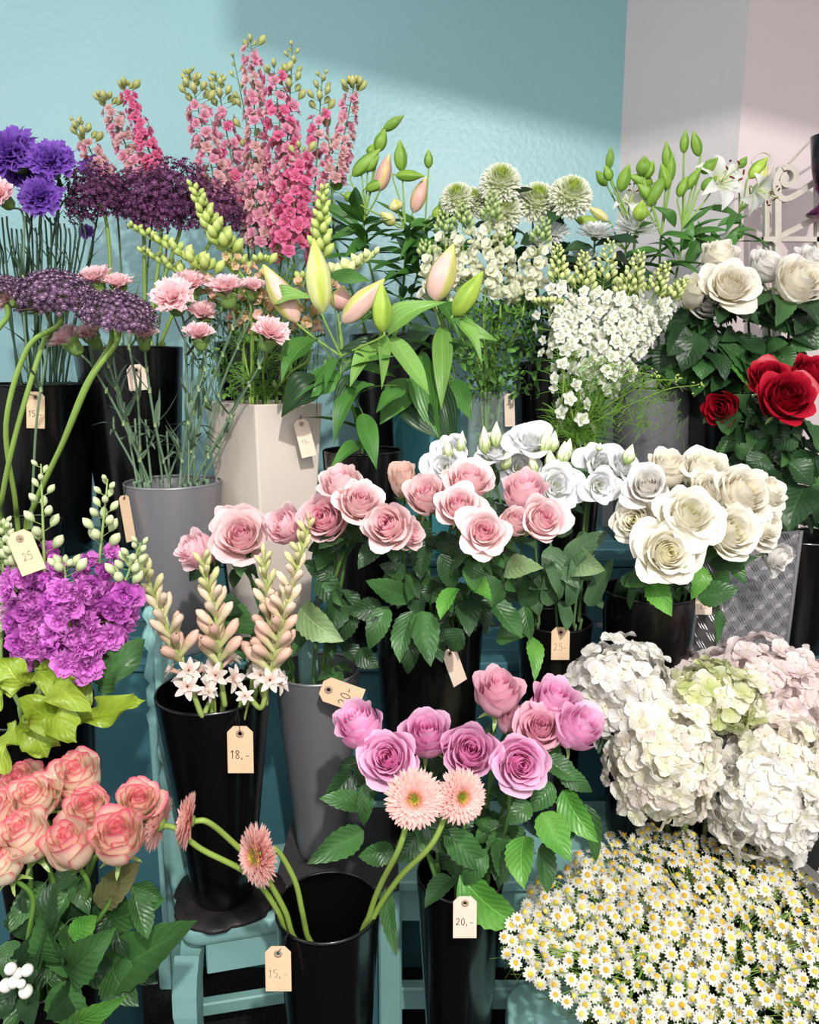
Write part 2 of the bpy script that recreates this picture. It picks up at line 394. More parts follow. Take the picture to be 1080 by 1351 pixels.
# --- rose
def rose_petal(R, H, th0, dth, opn, curl, f, cols, r, nu=9, nv=9, wide=False):
    u, v = sheet(nu, nv)
    side = .16 if not wide else .22
    vv = v*(1-side*np.abs(u)**2.6*v)
    base = .10*R
    rr = base+(R-base)*(1-(1-vv)**(2.1 if f < .8 else 2.5))
    rr = rr*(1+opn*np.clip(vv-.45, -.3, 1)*1.4)*(1-(.34*(1-f)+.06)*sm(.42, .95, vv))
    k = np.clip((vv-.74)/.26, 0, 1); p1, p2 = r.rand(2)*6
    rr = rr+curl*k**2*max(R, .35)
    z = H*(vv**1.05)-curl*k**2.2*.5*max(R, .3)
    z = z+(.055*np.sin(u*3.1+p1)+.03*np.sin(u*6+p2))*k*(.4+f)+.04*np.exp(-(u/.25)**2)*k*f
    rr = rr+(.09*np.sin(u*3.6+p2)*k*f)
    rr = rr*(1+.05*u)
    th = th0+dth*u*(.55+.45*np.sqrt(np.clip(vv*1.6, 0, 1)))
    V = np.stack([rr*np.cos(th), rr*np.sin(th), z], -1).reshape(-1, 3)
    c0, cin, cout, edge, ew = cols
    body = mix(hexc(cin), hexc(cout), np.full(nu*nv, sm(0, .55, f)))
    t = vv.ravel(); uu = np.abs(u).ravel()
    C = mix(hexc(c0), body, sm(.0, .55, t)[:])
    C = C*(1-sm(0, .55, t)[:, None]) + body*sm(0, .55, t)[:, None] if False else hexc(c0)*(1-sm(0, .5, t)[:, None])+body*sm(0, .5, t)[:, None]
    e = np.maximum(sm(1-ew, 1, t), sm(1-ew*.7, 1.0, uu)*sm(.25, .7, t))
    C = C*(1-e[:, None])+hexc(edge)*e[:, None]
    C = C*(.96+.08*r.rand())
    return V, grid_faces(nu, nv), C, np.zeros((nu*nv, 3))
ROSECOL = {  # base, inner body, outer body, edge, edge width
    'pink': ('#EEC9A6', '#F9B4CC', '#FCE0E0', '#FDE8E8', .22), 'deeppink': ('#EBC0A8', '#F7A6C2', '#FAD2DA', '#FBE0E3', .25),
    'lilac': ('#EBC4CC', '#F5A0D2', '#F8BEE0', '#FAD2EA', .22), 'palelilac': ('#EFD0CE', '#F4BCD3', '#F5C8D6', '#F3C5D2', .25),
    'ivory': ('#F3EDB4', '#FBF7D6', '#F9F5E8', '#F8F5EC', .2), 'white': ('#F0ECD8', '#F6F3E6', '#F1EEEA', '#F6F4F1', .2),
    'cream': ('#F3E9B8', '#FBF4D8', '#F8F2E4', '#F8F4EC', .2), 'red': ('#8A0A1E', '#80081A', '#A30D26', '#B8152F', .2),
    'bi': ('#F3E9BE', '#F9CDBE', '#FBEFD8', '#E8607A', .15), 'bi2': ('#F3E9C2', '#F8BCB4', '#FAE6CE', '#E4567A', .20), 'blush': ('#DCE0B0', '#F5CFC2', '#F5DACC', '#F6E0D6', .2)}
_rose = {}
def rose_tpl(colour, form, var):
    key = (colour, form, var)
    if key in _rose: return _rose[key]
    r = rs(sum(map(ord, colour+form))+var*31)
    cols = ROSECOL[colour]
    F_ = {'open': dict(n=32, outer=10, opn=.10, curl=.24, H=1.50, hd=.34, R=1.0), 'half': dict(n=28, outer=8, opn=-.02, curl=.16, H=1.75, hd=.22, R=.92),
          'bud': dict(n=16, outer=5, opn=-.10, curl=.08, H=2.0, hd=.1, R=.9), 'full': dict(n=30, outer=11, opn=.26, curl=.30, H=1.28, hd=.42, R=1.0)}[form]
    n, no = F_['n'], F_['outer']; core = MB(); outer = []; ga = 2.39996
    for k in range(n):
        f = (k+.5)/n; R = F_['R']*(.10+.90*f**.85)
        H = F_['H']*(1.0+.10*math.sin(math.pi*min(1, f*1.1)))*(1-F_['hd']*.75*f**2.6)
        o = F_['opn']*f**1.6-.12*(1-f); c = F_['curl']*f**1.3+.05
        dth = (1.25-.45*f)*(1+.15*(r.rand()-.5)); th = k*ga+r.randn()*.12
        P = rose_petal(R, H*(1+.04*r.randn()), th, dth, o+.06*r.randn()*f, c*(1+.3*r.randn()), f, cols, r, wide=f > .6)
        if k < n-no: core.add(*P[:3])
        else: outer.append(P)
    mr = max(np.percentile(np.hypot(P[0][:, 0], P[0][:, 1]), 96) for P in outer); sc_ = 1/mr
    lathe(core, [(0.02, .12), (.10*F_['R'], .10), (.13*F_['R'], .02), (.08, -.10), (.06, -.14)], sides=10, col=hexc('#6E8F4A'), mat=1)
    mat = M_PETV if colour == 'red' else M_PET
    core.v = [v*sc_ for v in core.v]; outer = [(P[0]*sc_,)+tuple(P[1:]) for P in outer]
    cm = core.build('bloom', [mat, M_BUD])
    pm = [MB().add(*P[:3]).build('petal', mat) for P in outer]
    # sepals
    sp = MB()
    for k in range(5):
        u, v = sheet(3, 7); a = k*1.2566+r.randn()*.15
        wv = .15*(1-v)**.7*(1+.2*np.sin(v*9)); rr = .10+.62*v*F_['R']; z = -.06+.30*v-.55*v**2*(1 if form != 'bud' else -.6)
        z = z*.9+0*u; th = a+u*wv/np.maximum(rr, .12)
        sp.add(np.stack([rr*np.cos(th), rr*np.sin(th), z], -1).reshape(-1, 3), grid_faces(3, 7), mix(hexc('#54773A'), hexc('#88A25A'), v.ravel()))
    sp.v = [v*sc_ for v in sp.v]; sm_ = sp.build('sepals', M_LEAF)
    _rose[key] = (cm, pm, sm_, F_['H']*sc_); return _rose[key]

# --- generic flower thing
class Flower:
    def __init__(s, name, label, cat, base, group=None):
        s.o = thing(name, label, cat, base, group); s.stem = MB(); s.has = False
    def bloom(s, mesh, M, kids=(), name='bloom'):
        b = new(name, mesh, M, s.o)
        for nm, me in kids: new(nm, me, M, b)
        return b
    def tube(s, P, r0, r1=None, col='#4F7438', sides=6, col2=None):
        tube(s.stem, P, r0, r1, hexc(col), sides, col2=None if col2 is None else hexc(col2), cap=True); s.has = True
    def done(s, name='stem'):
        if s.has: part(name, s.stem, M_STEM, s.o)
        return s.o

class Bucket:
    """keeps the rim centre, radius and floor of a vessel so that stems can stand in it"""
    def __init__(s, rc, r, z0, rb): s.rc = np.asarray(rc, float); s.r = r; s.z0 = z0; s.rb = rb
    def path(s, head, d, L=.05, r=None, seed=0, sway=.0):
        """catmull path from flower head down through the mouth to the floor"""
        R = rs(seed+7)
        head = np.asarray(head, float); off = head-s.rc; off[2] = 0; q = np.linalg.norm(off[:2])
        u = off/q if q > 1e-6 else V3(1, 0, 0)
        m = s.rc+u*min(q*.7, s.r*.62)+V3(*(R.randn(2)*s.r*.10), 0)
        lim = m-s.rc; lim[2] = 0; ql = np.linalg.norm(lim)
        if ql > s.r*.72: m = s.rc+lim*s.r*.72/ql
        inner = m.copy(); inner[2] -= .03
        bot = V3(s.rc[0], s.rc[1], s.z0+.015)-u*s.rb*.45+V3(*(R.randn(2)*s.rb*.2), 0)
        p1 = head-unit(d)*L
        mid = (p1*.5+m*.5)+V3(0, 0, .12*np.linalg.norm(p1[:2]-m[:2]))+R.randn(3)*V3(sway, sway, 0)
        if head[2] < s.rc[2]+.03: mid = m*.6+p1*.4+V3(0, 0, .05)
        return catmull([head, p1, mid, m+V3(0, 0, .004), inner, bot], 7)

def above(P, z): return [i for i in range(len(P)) if P[i][2] > z]
def auto_leaves(F, P, B, n, size, kind='rose', pal='rose', seed=0, lo=.02, hi=.8, trip=True, bias=(0, -1, 0), nrm=None):
    r = rs(seed+99); idx = [i for i in above(P, B.rc[2]+lo)]
    if len(idx) < 3: return
    top = int(len(idx)*(1-hi))
    for k in range(n):
        p = P[idx[r.randint(top, len(idx))]]
        a = r.rand()*6.283; d = unit(V3(math.cos(a), math.sin(a), .0)+np.asarray(bias)*.7+V3(0, 0, .15*r.randn()-.05))
        L = size*(.8+.5*r.rand()); pal_ = pal if isinstance(pal, str) else pal[r.randint(len(pal))]
        if trip:
            q = p+d*L*.55+V3(0, 0, -.01*r.rand()); F.tube([p, (p+q)/2+V3(0, 0, .006), q], .0011, .0009, '#4B6B33', 4)
            side = unit(np.cross(d, UP))
            for s_, dd in ((0, d), (1, unit(d*.5+side)), (-1, unit(d*.5-side))):
                if s_ and r.rand() < .2: continue
                a0 = q if s_ == 0 else p+d*L*.36
                l = L*(1.0 if s_ == 0 else .8); dz = -.25-.5*r.rand()
                leaf(F.o, a0, a0+unit(dd+V3(0, 0, dz))*l, l*.62, kind, pal_, r.randint(4), nrm or (r.randn()*.3, -.55+r.randn()*.3, .8), r.randn()*.25)
        else:
            leaf(F.o, p, p+unit(d+V3(0, 0, r.uniform(-.5, .5)))*L, L*(.22 if kind == 'lily' else .5), kind, pal_, r.randint(4), nrm or (r.randn()*.3, -.5, .8), r.randn()*.3)

RN = [0]
def rose(B, px, py, Y, rpx, colour, form, d, label, var=0, nleaf=2, leafpal=('rose', 'dark'), group=None, lsize=.055, cat='rose', stemcol='#57803C', squash=1.0, name='rose'):
    RN[0] += 1; seed = RN[0]*13
    c = at(px, py, Y); k = mpp(c); s = rpx*k*1.16; d = unit(d)
    cm, pm, sep, H = rose_tpl(colour, form, var)
    base = c-d*s*H*.55*squash
    M = fr(base, d, seed*1.7, s, s*squash)
    P = B.path(base-d*s*.10, d, .05, seed=seed, sway=.008)
    F = Flower(name, label, cat, P[-1], group)
    F.bloom(cm, M, [('petal', m) for m in pm]); new('sepals', sep, M, F.o)
    F.tube(P, .0030, .0034, stemcol, 7, col2='#41632F')
    auto_leaves(F, P, B, nleaf, lsize, 'rose', list(leafpal), seed)
    F.done(); F.P = P; return F
def ell(F, lst, Y, kind='rose', pal='rose', join=True):
    """explicit leaves: (x0,y0,x1,y1,width_px[,Y1[,pal]]) in photograph pixels at depth Y"""
    for i, e in enumerate(lst):
        x0, y0, x1, y1, wp = e[:5]; Y0 = Y; Y1 = e[5] if len(e) > 5 and e[5] else Y-.02; pl = e[6] if len(e) > 6 else pal
        a = at(x0, y0, Y0); b = at(x1, y1, Y1); k = mpp(a)
        leaf(F.o, a, b, wp*k, kind, pl, i, (((i*37) % 7-3)*.1, -.9, .55), ((i*53) % 7-3)*.10)
        if join and hasattr(F, 'P'):
            P = F.P; j = int(np.argmin([np.linalg.norm(q-(a+V3(0, 0, -.01))) for q in P[4:-6]]))+4
            q = P[j]; F.tube(catmull([q, (q+a)/2+V3(0, 0, .012), a, a+(b-a)*.12], 4), .0014, .0009, '#56743A', 5)

# --- petals fan templates
def petal_flat(L, W, nu=5, nv=5, cup=.1, base=.25, tip=1.0, ruf=0.0, notch=0.0, c0='#FFFFFF', c1='#FFFFFF', r=None, bend=0.0, shape=.8, ph=0.0):
    """petal lying along +X from origin, normal +Z"""
    u, v = sheet(nu, nv)
    w = W*.5*(base*(1-v)+np.sin(np.pi*np.clip(v, 0, 1)**shape*.86+.0)**.8*tip*np.clip(v*4, 0, 1)**.5)
    y = u*w; x = L*(v*(1-notch*(1-np.abs(u))*v**6)-.10*np.abs(u)**2.5*v**3)
    z = cup*W*(u*u)*np.sin(np.pi*v*.9)+bend*v*v*L+ruf*np.sin(u*7+ph+v*2)*v**2*W
    V = np.stack([x, y, z], -1).reshape(-1, 3)
    C = hexc(c0)*(1-v.ravel()[:, None])+hexc(c1)*v.ravel()[:, None]
    return V, grid_faces(nu, nv), C, np.zeros((nu*nv, 3))
def rotz(a): M = np.eye(4); c, s = math.cos(a), math.sin(a); M[0, 0] = c; M[0, 1] = -s; M[1, 0] = s; M[1, 1] = c; return M
def roty(a): M = np.eye(4); c, s = math.cos(a), math.sin(a); M[0, 0] = c; M[0, 2] = s; M[2, 0] = -s; M[2, 2] = c; return M
def scl(a, b=None, c=None): return np.diag([a, b or a, c or a, 1.0])
def whorl(mb, n, el, off, pk, r, jit=.08, z=0.0, rad=0.0, mat=0, tintj=.06):
    for k in range(n):
        P = petal_flat(**{**pk, 'ph': r.rand()*6})
        M = T4((0, 0, z))@rotz(off+k*2*math.pi/n+r.randn()*jit)@T4((rad, 0, 0))@roty(-(el+r.randn()*jit))
        mb.add(P[0], P[1], P[2]*(1+tintj*r.randn()), mat=mat, M=M)
def blob(n=8, m=6, c0='#88A050', c1='#A8BE70', p=1.0, tip=0.0, ribs=0, fat=.30):
    """unit bud along +Z from 0 to 1, radius .5"""
    a = np.arange(n)/n*2*math.pi; v = np.linspace(0, 1, m)
    r = fat*np.sin(np.pi*np.clip(v, .001, .999)**p)**(.75)*(1-tip*v)
    r[0] = .04; r[-1] = .02
    rib = 1+(.10*np.cos(a*ribs) if ribs else 0*a)
    V = np.stack([r[:, None]*np.cos(a)*rib, r[:, None]*np.sin(a)*rib, v[:, None]*np.ones(n)], -1).reshape(-1, 3)
    C = mix(hexc(c0), hexc(c1), np.repeat(v, n))
    return V, grid_faces(n, m, True), C, np.zeros((n*m, 3))
def sphere(n=8, m=6, col='#FFFFFF'):
    a = np.arange(n)/n*2*math.pi; v = np.linspace(0, math.pi, m)
    V = np.stack([np.sin(v)[:, None]*np.cos(a), np.sin(v)[:, None]*np.sin(a), -np.cos(v)[:, None]*np.ones(n)], -1).reshape(-1, 3)
    return V, grid_faces(n, m, True), np.broadcast_to(hexc(col), (n*m, 3)), np.zeros((n*m, 3))

_m = {}
def cached(key, fn):
    if key not in _m: _m[key] = fn()
    return _m[key]

# --- carnation: unit = radius of head about 1, base of calyx at origin
def carnation_mesh(c0, c1, ce, var, spread=1.25, n=46):
    rf = 1.0 if spread > 1.4 else .6
    n = 46 if spread > 1.4 else 26
    def mk():
        r = rs(var*7+3); mb = MB()
        for k in range(n):
            f = (k+.5)/n; phi = spread*f**.75; th = k*2.39996+r.randn()*.2
            nu, nv = 11, 7; u, v = sheet(nu, nv)
            hw = .10+.55*sm(.35, 1, v)*(.75+.5*f)*(1-.25*(1-f))
            a = phi*sm(.35, 1.0, v)
            ln = (1.05-.12*f+.06*r.randn())
            s = v*ln
            rad = .14*np.sin(v*np.pi/2)*(.3+f)+np.where(v > .35, (v-.35)*ln, 0)*np.sin(a*.8+.1*f)*1.25
            z = .35+s*.0+np.where(v > .35, (v-.35)*ln*np.cos(a*.8), 0)*(1.1 if spread > 1.4 else 1.35)+np.minimum(v, .35)*.9
            p = r.rand()*6
            edge = sm(.55, 1, v)
            z = z+edge*rf*(.09*np.sin(u*8+p)+.05*np.sin(u*17+p*2))
            rad = rad+edge*rf*(.08*np.sin(u*7+p*1.7))+rf*np.where(np.arange(nu)[None]%2 == 0, .05, -.03)*sm(.8, 1, v)
            y = u*hw
            V = np.stack([rad*math.cos(th)-y*math.sin(th), rad*math.sin(th)+y*math.cos(th), z+0*u], -1).reshape(-1, 3)
            C = hexc(c0)*(1-sm(.3, .8, v.ravel()))[:, None]+hexc(c1)*sm(.3, .8, v.ravel())[:, None]
            e = sm(.85, 1, v.ravel())[:, None]; C = C*(1-e)+hexc(ce)*e
            mb.add(V, grid_faces(nu, nv), C*(1+.05*r.randn()))
        return mb.build('bloom', M_PET)
    return cached(('carn', c1, var, round(spread, 1)), mk)
def calyx_mesh():
    def mk():
        mb = MB(); lathe(mb, [(.05, -.05), (.16, 0), (.24, .12), (.27, .35), (.30, .62), (.31, .66)], sides=15, col=hexc('#7FA255'))
        for k in range(5):
            P = petal_flat(.30, .42, 5, 5, .1, .9, .3, c0='#7FA255', c1='#A8BE70'); mb.add(P[0], P[1], P[2], M=rotz(k*1.2566)@T4((.30, 0, .62))@roty(-1.15))
        return mb.build('calyx', M_BUD)
    return cached('calyx', mk)
def carnation(B, px, py, Y, rpx, d, label, cols, var=0, spread=1.2, stemcol='#6B8568', group=None, nl=4, dark=False):
    RN[0] += 1; seed = RN[0]*11
    c = at(px, py, Y); s = rpx*mpp(c)*(.92 if spread > 1.4 else 1.0 if spread > 1.2 else 1.22); d = unit(d); base = c-d*s*1.05
    M = fr(base, d, seed, s); P = B.path(base, d, .04, seed=seed, sway=.01)
    F = Flower('carnation', label, 'carnation', P[-1], group)
    F.bloom(carnation_mesh(*cols, var % 3, spread), M); new('calyx', calyx_mesh(), M@scl(1.0 if spread > 1.4 else 1.45, None, 1.0 if spread > 1.4 else 1.1), F.o)
    F.tube(P, .0024, .0030, stemcol, 6)
    r = rs(seed); idx = above(P, B.rc[2]+.015)
    for k in range(nl):
        p = P[idx[int(len(idx)*(.25+.7*(k+.5)/nl))]]
        F.tube([p-V3(0, 0, .006), p, p+V3(0, 0, .006)], .0034, .0034, '#8DA36E' if not dark else '#3C5238', 6)
        for s_ in (-1, 1):
            if r.rand() < .25: continue
            a = r.rand()*6.28; dd = V3(math.cos(a)*s_, math.sin(a)*s_, .8+r.rand())
            leaf(F.o, p, p+unit(dd)*(.05+.05*r.rand()), .010, 'strap', 'grey' if not dark else 'dark', r.randint(4), (math.cos(a), math.sin(a), -.3))
    F.done(); return F

# --- allium
def allium_mesh(var, dark):
    def mk():
        r = rs(var+5); mb = MB(); n = 480
        z = 1-(np.arange(n)+.5)/n*(.86 if not dark else 1.5); th = np.arange(n)*2.39996
        rr = np.sqrt(np.clip(1-z*z, 0, 1)); D = np.stack([rr*np.cos(th), rr*np.sin(th), z], -1)
        D = D+r.randn(n, 3)*.05; D /= np.linalg.norm(D, axis=1)[:, None]; L = (.78+.24*r.rand(n)) if not dark else (.62+.44*r.rand(n))
        f = MB(); whorl(f, 6, .5, 0, dict(L=.085, W=.034, nu=3, nv=3, c0='#A98CA8' if not dark else '#8A5A80', c1='#5A2A58' if not dark else '#6A3060'), r)
        f.tpl(sphere(6, 4, '#CDBAC4' if not dark else '#A07A98'), T4((0, 0, .03))@scl(.018))
        g = f.get(); Pn = D*L[:, None]*V3(1, 1, .72 if not dark else .95)
        t = .45+.95*r.rand(n)[:, None]*np.ones((1, 3)); mb.many(g, frames(Pn, D, r.rand(n)*6, 1.05+.3*r.rand(n)), tint=t)
        bl = blob(5, 4, '#6A4068', '#8A6088'); mb.many(bl, frames(Pn*.93, D, 0, .05), tint=t)
        return mb.build('florets', M_PET)
    return cached(('all', var, dark), mk)
def allium(B, px, py, Y, rpx, d, label, var=0, dark=False, path=None, stemcol='#7C9D46'):
    RN[0] += 1; seed = RN[0]*7
    c = at(px, py, Y); s = rpx*mpp(c); d = unit(d); base = c-d*s*.28
    P = B.path(base, d, .06, seed=seed) if path is None else catmull([base, base-d*.04]+[at(*q) for q in path]+[V3(B.rc[0], B.rc[1], B.z0+.02)], 7)
    F = Flower('allium', label, 'allium', P[-1])
    M = fr(base, d, seed, s)
    o = new('florets', allium_mesh(var, dark), M, F.o, kind='stuff')
    pm = cached(('ped', dark), lambda: _ped(dark)); new('pedicels', pm, M, F.o, kind='stuff')
    F.tube(P, .0045, .0055, stemcol, 8, col2='#8DA850'); F.done(); return F
def _ped(dark):
    mb = MB(); n = 150; r = rs(4); z = 1-(np.arange(n)+.5)/n*1.2; th = np.arange(n)*2.39996
    for k in range(n):
        q = math.sqrt(max(0, 1-z[k]**2)); D = V3(q*math.cos(th[k]), q*math.sin(th[k]), z[k]*.62)*.88
        tube(mb, [V3(0, 0, -.02), D*.5+V3(0, 0, -.03), D], .008, .006, hexc('#93A14A' if not dark else '#4F3340'), 3)
    lathe(mb, [(.02, .03), (.06, 0), (.05, -.05), (.03, -.08)], sides=10, col=hexc('#D9C9A8'))
    return mb.build('pedicels', M_STEM)

# --- larkspur floret etc.
def larkspur_floret(c0, c1, var):
    def mk():
        r = rs(var+40); mb = MB()
        whorl(mb, 5, .25, 0, dict(L=.95, W=.75, nu=5, nv=4, cup=.15, ruf=.10, c0=c0, c1=c1), r, .15)
        whorl(mb, 5, .65, .6, dict(L=.68, W=.55, nu=5, nv=4, cup=.2, ruf=.10, c0=c0, c1=c1), r, .15, .03)
        whorl(mb, 4, 1.1, .2, dict(L=.36, W=.26, nu=3, nv=3, c0='#E8E2C8', c1=c0), r, .2, .05)
        return mb.build('floret', M_PET)
    return cached(('lark', c0, c1, var), mk)
def spike(name, cat, label, B, top, bot, Y, nfl, floret, flr, rpx, budn, budpx, budcol, Yb=None, stemcol='#5F7A3C', budfrac=.3, group=None, curve=0.0, buds_side=True, budp=1.2, fname='floret', faceout=.7, taper=.4, stem_r=.0026, frond=0):
    """generic flower spike: top/bot pixels; florets around the axis from bot up to (1-budfrac), buds above"""
    RN[0] += 1; seed = RN[0]*5; r = rs(seed)
    a = at(*top, Y); b = at(*bot, Yb or Y); k = mpp(a); ax = a-b; L = np.linalg.norm(ax)
    mid = (a+b)/2+V3(curve*L, 0, 0)
    S = catmull([b, mid, a], 12)
    Pd = B.path(b, ax, .05, seed=seed, sway=.006)
    F = Flower(name, label, cat, Pd[-1], group)
    P = np.vstack([S[::-1][:-1], Pd]); F.tube(P, np.r_[np.linspace(.0010, stem_r, len(S)-1), np.full(len(Pd), stem_r)], None, stemcol, 6)
    def pt(t): 
        x = t*(len(S)-1); i = min(int(x), len(S)-2); return S[i]*(1-(x-i))+S[i+1]*(x-i)
    R = rpx*k
    for i in range(nfl):
        t = (i+.5)/nfl*(1-budfrac)+r.randn()*.01; t = min(max(t, 0), 1); th = i*2.39996+r.randn()*.3
        d = unit(V3(math.cos(th), math.sin(th)*.9-.2, .15)); q = R*(1-taper*t)*(.75+.4*r.rand())
        p0 = pt(t); p = p0+d*q*faceout
        fd = unit(d+V3(0, -.35, .1)+r.randn(3)*.25)
        new(fname, floret[r.randint(len(floret))], fr(p, fd, r.rand()*6, flr*k*(1.05-.35*t)*(.85+.3*r.rand())), F.o)
        F.tube([p0, p0*.4+p*.6, p], .0007, .0006, stemcol, 3)
    if budn:
        mb = MB(); bt = blob(7, 6, *budcol, p=budp)
        Ps, Zs, Ss = [], [], []
        for i in range(budn):
            t = 1-budfrac+(i+.5)/budn*budfrac; th = i*2.39996; q = R*.62*(1-.75*(t-1+budfrac)/max(budfrac, .01))
            d = unit(V3(math.cos(th), math.sin(th), .9)); p0 = pt(min(t, 1)); p = p0+V3(d[0], d[1], .35)*q
            if q > .003: F.tube([p0, p], .0006, .0005, stemcol, 3)
            Ps.append(p); Zs.append(d+V3(0, 0, .3)); Ss.append(budpx*k*1.45*(1.25-.7*(i/budn)))
        mb.many(bt, frames(Ps, Zs, 0, Ss), tint=(.9+.2*r.rand(budn))[:, None]*np.ones((1, 3)))
        part('buds', mb, M_BUD, F.o)
    if frond:
        mb = MB(); idx = above(Pd, B.rc[2]+.01)
        for i in range(frond):
            p = Pd[idx[r.randint(len(idx))]]; a_ = r.rand()*6.28; d = V3(math.cos(a_), math.sin(a_), .5)
            for j in range(7):
                e = p+unit(d+r.randn(3)*.45)*(.03+.04*r.rand()); tube(mb, catmull([p, (p+e)/2+V3(0, 0, .006), e], 3), .0007, .0003, hexc('#6B9A3A')*(.7+.5*r.rand()), 3)
        part('fronds', mb, M_STEM, F.o, kind='stuff')
    F.done(); F.P = Pd; return F

# --- snapdragon floret: two-lipped
def snap_floret(c0, c1, var):
    def mk():
        r = rs(var+60); mb = MB()
        lathe(mb, [(.08, 0), (.20, .12), (.26, .35), (.24, .6), (.30, .72)], sides=10, col=hexc(c0))
        for a, el, L, W in ((-.45, 1.0, .55, .6), (.45, 1.0, .55, .6), (2.3, .35, .5, .5), (3.14, .3, .55, .5), (-2.3, .35, .5, .5)):
            P = petal_flat(L, W, 5, 5, .2, .8, 1, ruf=.12, c0=c0, c1=c1, ph=r.rand()*6); mb.add(P[0], P[1], P[2], M=rotz(a)@T4((.2, 0, .66))@roty(-el))
        mb.tpl(sphere(8, 6, c1), T4((-.12, 0, .68))@scl(.20, .26, .16))
        return mb.build('floret', M_PET)
    return cached(('snap', c0, c1, var), mk)
def bud_mesh(c0, c1, p=1.2, ribs=0, tip=0.0, nm='bud'):
    return cached(('bud', c0, c1, p, ribs, nm), lambda: MB().tpl(blob(9, 8, c0, c1, p, tip, ribs)).build(nm, M_BUD))

# --- lily bud: unit length, radius given by x/y scale
def lilybud_mesh(style):
    def mk():
        n, m = 24, 14; a = np.arange(n)/n*2*math.pi; v = np.linspace(0, 1, m)
        r = .5*np.sin(np.pi*np.clip(v, .002, .998)**.80)**.62*(1-.35*sm(.5, 1, v)); r[0] = .10; r[-1] = .03
        g = np.cos(a*3)[None]*np.ones((m, 1)); sharp = np.abs(np.cos(a*1.5))[None]**12
        rib = 1+.10*g-.16*sharp*np.sin(np.pi*v)[:, None]
        V = np.stack([r[:, None]*np.cos(a)*rib, r[:, None]*np.sin(a)*rib, v[:, None]*np.ones(n)], -1).reshape(-1, 3)
        ridge, body, tip, base = {'pink': ('#B9BE5E', '#E4B9AE', '#CBD070', '#D9B9A2'), 'yellow': ('#AFBE48', '#DDE39A', '#C3CC60', '#C8CF80'), 'green': ('#7FA034', '#A3BE4C', '#A9C04E', '#8CA940'),
                                  'dgreen': ('#5F8A2C', '#7FA33C', '#8AAA44', '#6C9234'), 'cream': ('#B8B860', '#DDD6A0', '#CFCB80', '#C9BE88'), 'rosy': ('#C8B470', '#D8A79C', '#D6CF8C', '#C9A893')}[style]
        rr = sm(.2, .95, g)[..., None]; vv = v[:, None, None]
        C = hexc(body)*(1-rr)+hexc(ridge)*rr
        t = sm(.72, 1, vv); C = C*(1-t)+hexc(tip)*t; t = 1-sm(0, .18, vv); C = C*(1-t)+hexc(base)*t
        return MB().add(V, grid_faces(n, m, True), C.reshape(-1, 3)).build('bud', M_BUD)
    return cached(('lb', style), mk)
def lily(B, buds, label, Y, node, stemcol='#5C8636', lvs=(), pal='lily', nl=5, seed=0, lsize=.10, open_=(), cat='lily', stem_r=.0035, group=None, leaves_auto_hi=.95):
    """buds: (basex, basey, tipx, tipy, widthpx, style, Y?)"""
    nd = at(*node, Y); P = B.path(nd, (0, 0, 1), .05, seed=seed, sway=.006)
    F = Flower('lily', label, cat, P[-1], group); F.P = P
    F.tube(P, stem_r*.8, stem_r, stemcol, 7)
    for b in buds:
        Yb = b[6] if len(b) > 6 else Y-.02
        p0 = at(b[0], b[1], Yb); p1 = at(b[2], b[3], Yb-.01); L = np.linalg.norm(p1-p0); wd = b[4]*mpp(p0)
        M = fr(p0, p1-p0, seed+b[0], wd); M[:3, 2] = (p1-p0); new('bud', lilybud_mesh(b[5]), M, F.o)
        F.tube(catmull([nd, (nd+p0)/2+V3(0, 0, -.004), p0-unit(p1-p0)*.008, p0+unit(p1-p0)*.004], 5), .0024, .002, '#7FA04A', 6)
    for o_ in open_:
        p0 = at(o_[0], o_[1], Y-.02); s = o_[2]*mpp(p0); d = unit(o_[3])
        new('bloom', open_lily_mesh(), fr(p0-d*s*.3, d, seed, s), F.o)
        new('stamens', lily_stamens(), fr(p0-d*s*.3, d, seed, s), F.o)
        F.tube(catmull([nd, (nd+p0)/2, p0-d*s*.45, p0-d*s*.28], 4), .0024, .002, '#7FA04A', 6)
    ell(F, lvs, Y, 'lily', pal)
    if nl: auto_leaves(F, P, B, nl, lsize, 'lily', [pal], seed, lo=.02, hi=leaves_auto_hi, trip=False)
    F.done(); return F
def open_lily_mesh():
    def mk():
        mb = MB(); r = rs(3)
        for k in range(6):
            nu, nv = 7, 10; u, v = sheet(nu, nv); w = (.30 if k % 2 else .22)*np.sin(np.pi*(.12+.88*v)**.9)**.8; w[-1] = 0
            x = .08+v*.95+0*u; z = .75*np.sin(v*1.9)*.6-.35*v**3+.10*np.abs(u)*w*2
            V = np.stack([x, u*w, z+0*u], -1).reshape(-1, 3)
            C = mix(hexc('#DDE3B4'), hexc('#F3F0EC'), sm(.0, .45, v.ravel()))
            mb.add(V, grid_faces(nu, nv), C, M=rotz(k*math.pi/3+r.randn()*.08))
        return mb.build('bloom', M_PET)
    return cached('olily', mk)
def lily_stamens():
    def mk():
        mb = MB()
        for k in range(6):
            a = k*1.047+.4; e = V3(.34*math.cos(a), .34*math.sin(a), .80)
            tube(mb, [V3(0, 0, .1), V3(.12*math.cos(a), .12*math.sin(a), .5), e], .014, .010, hexc('#DCE5B0'), 5)
            mb.tpl(sphere(8, 6, '#6B2A14'), fr(e, V3(-math.sin(a), math.cos(a), .3), 0, .035, .10))
        tube(mb, [V3(0, 0, .1), V3(0, 0, .95)], .018, .02, hexc('#CFE0A0'), 6); mb.tpl(sphere(8, 6, '#8A7A5A'), T4((0, 0, .97))@scl(.045))
        return mb.build('stamens', M_BUD)
    return cached('stam', mk)

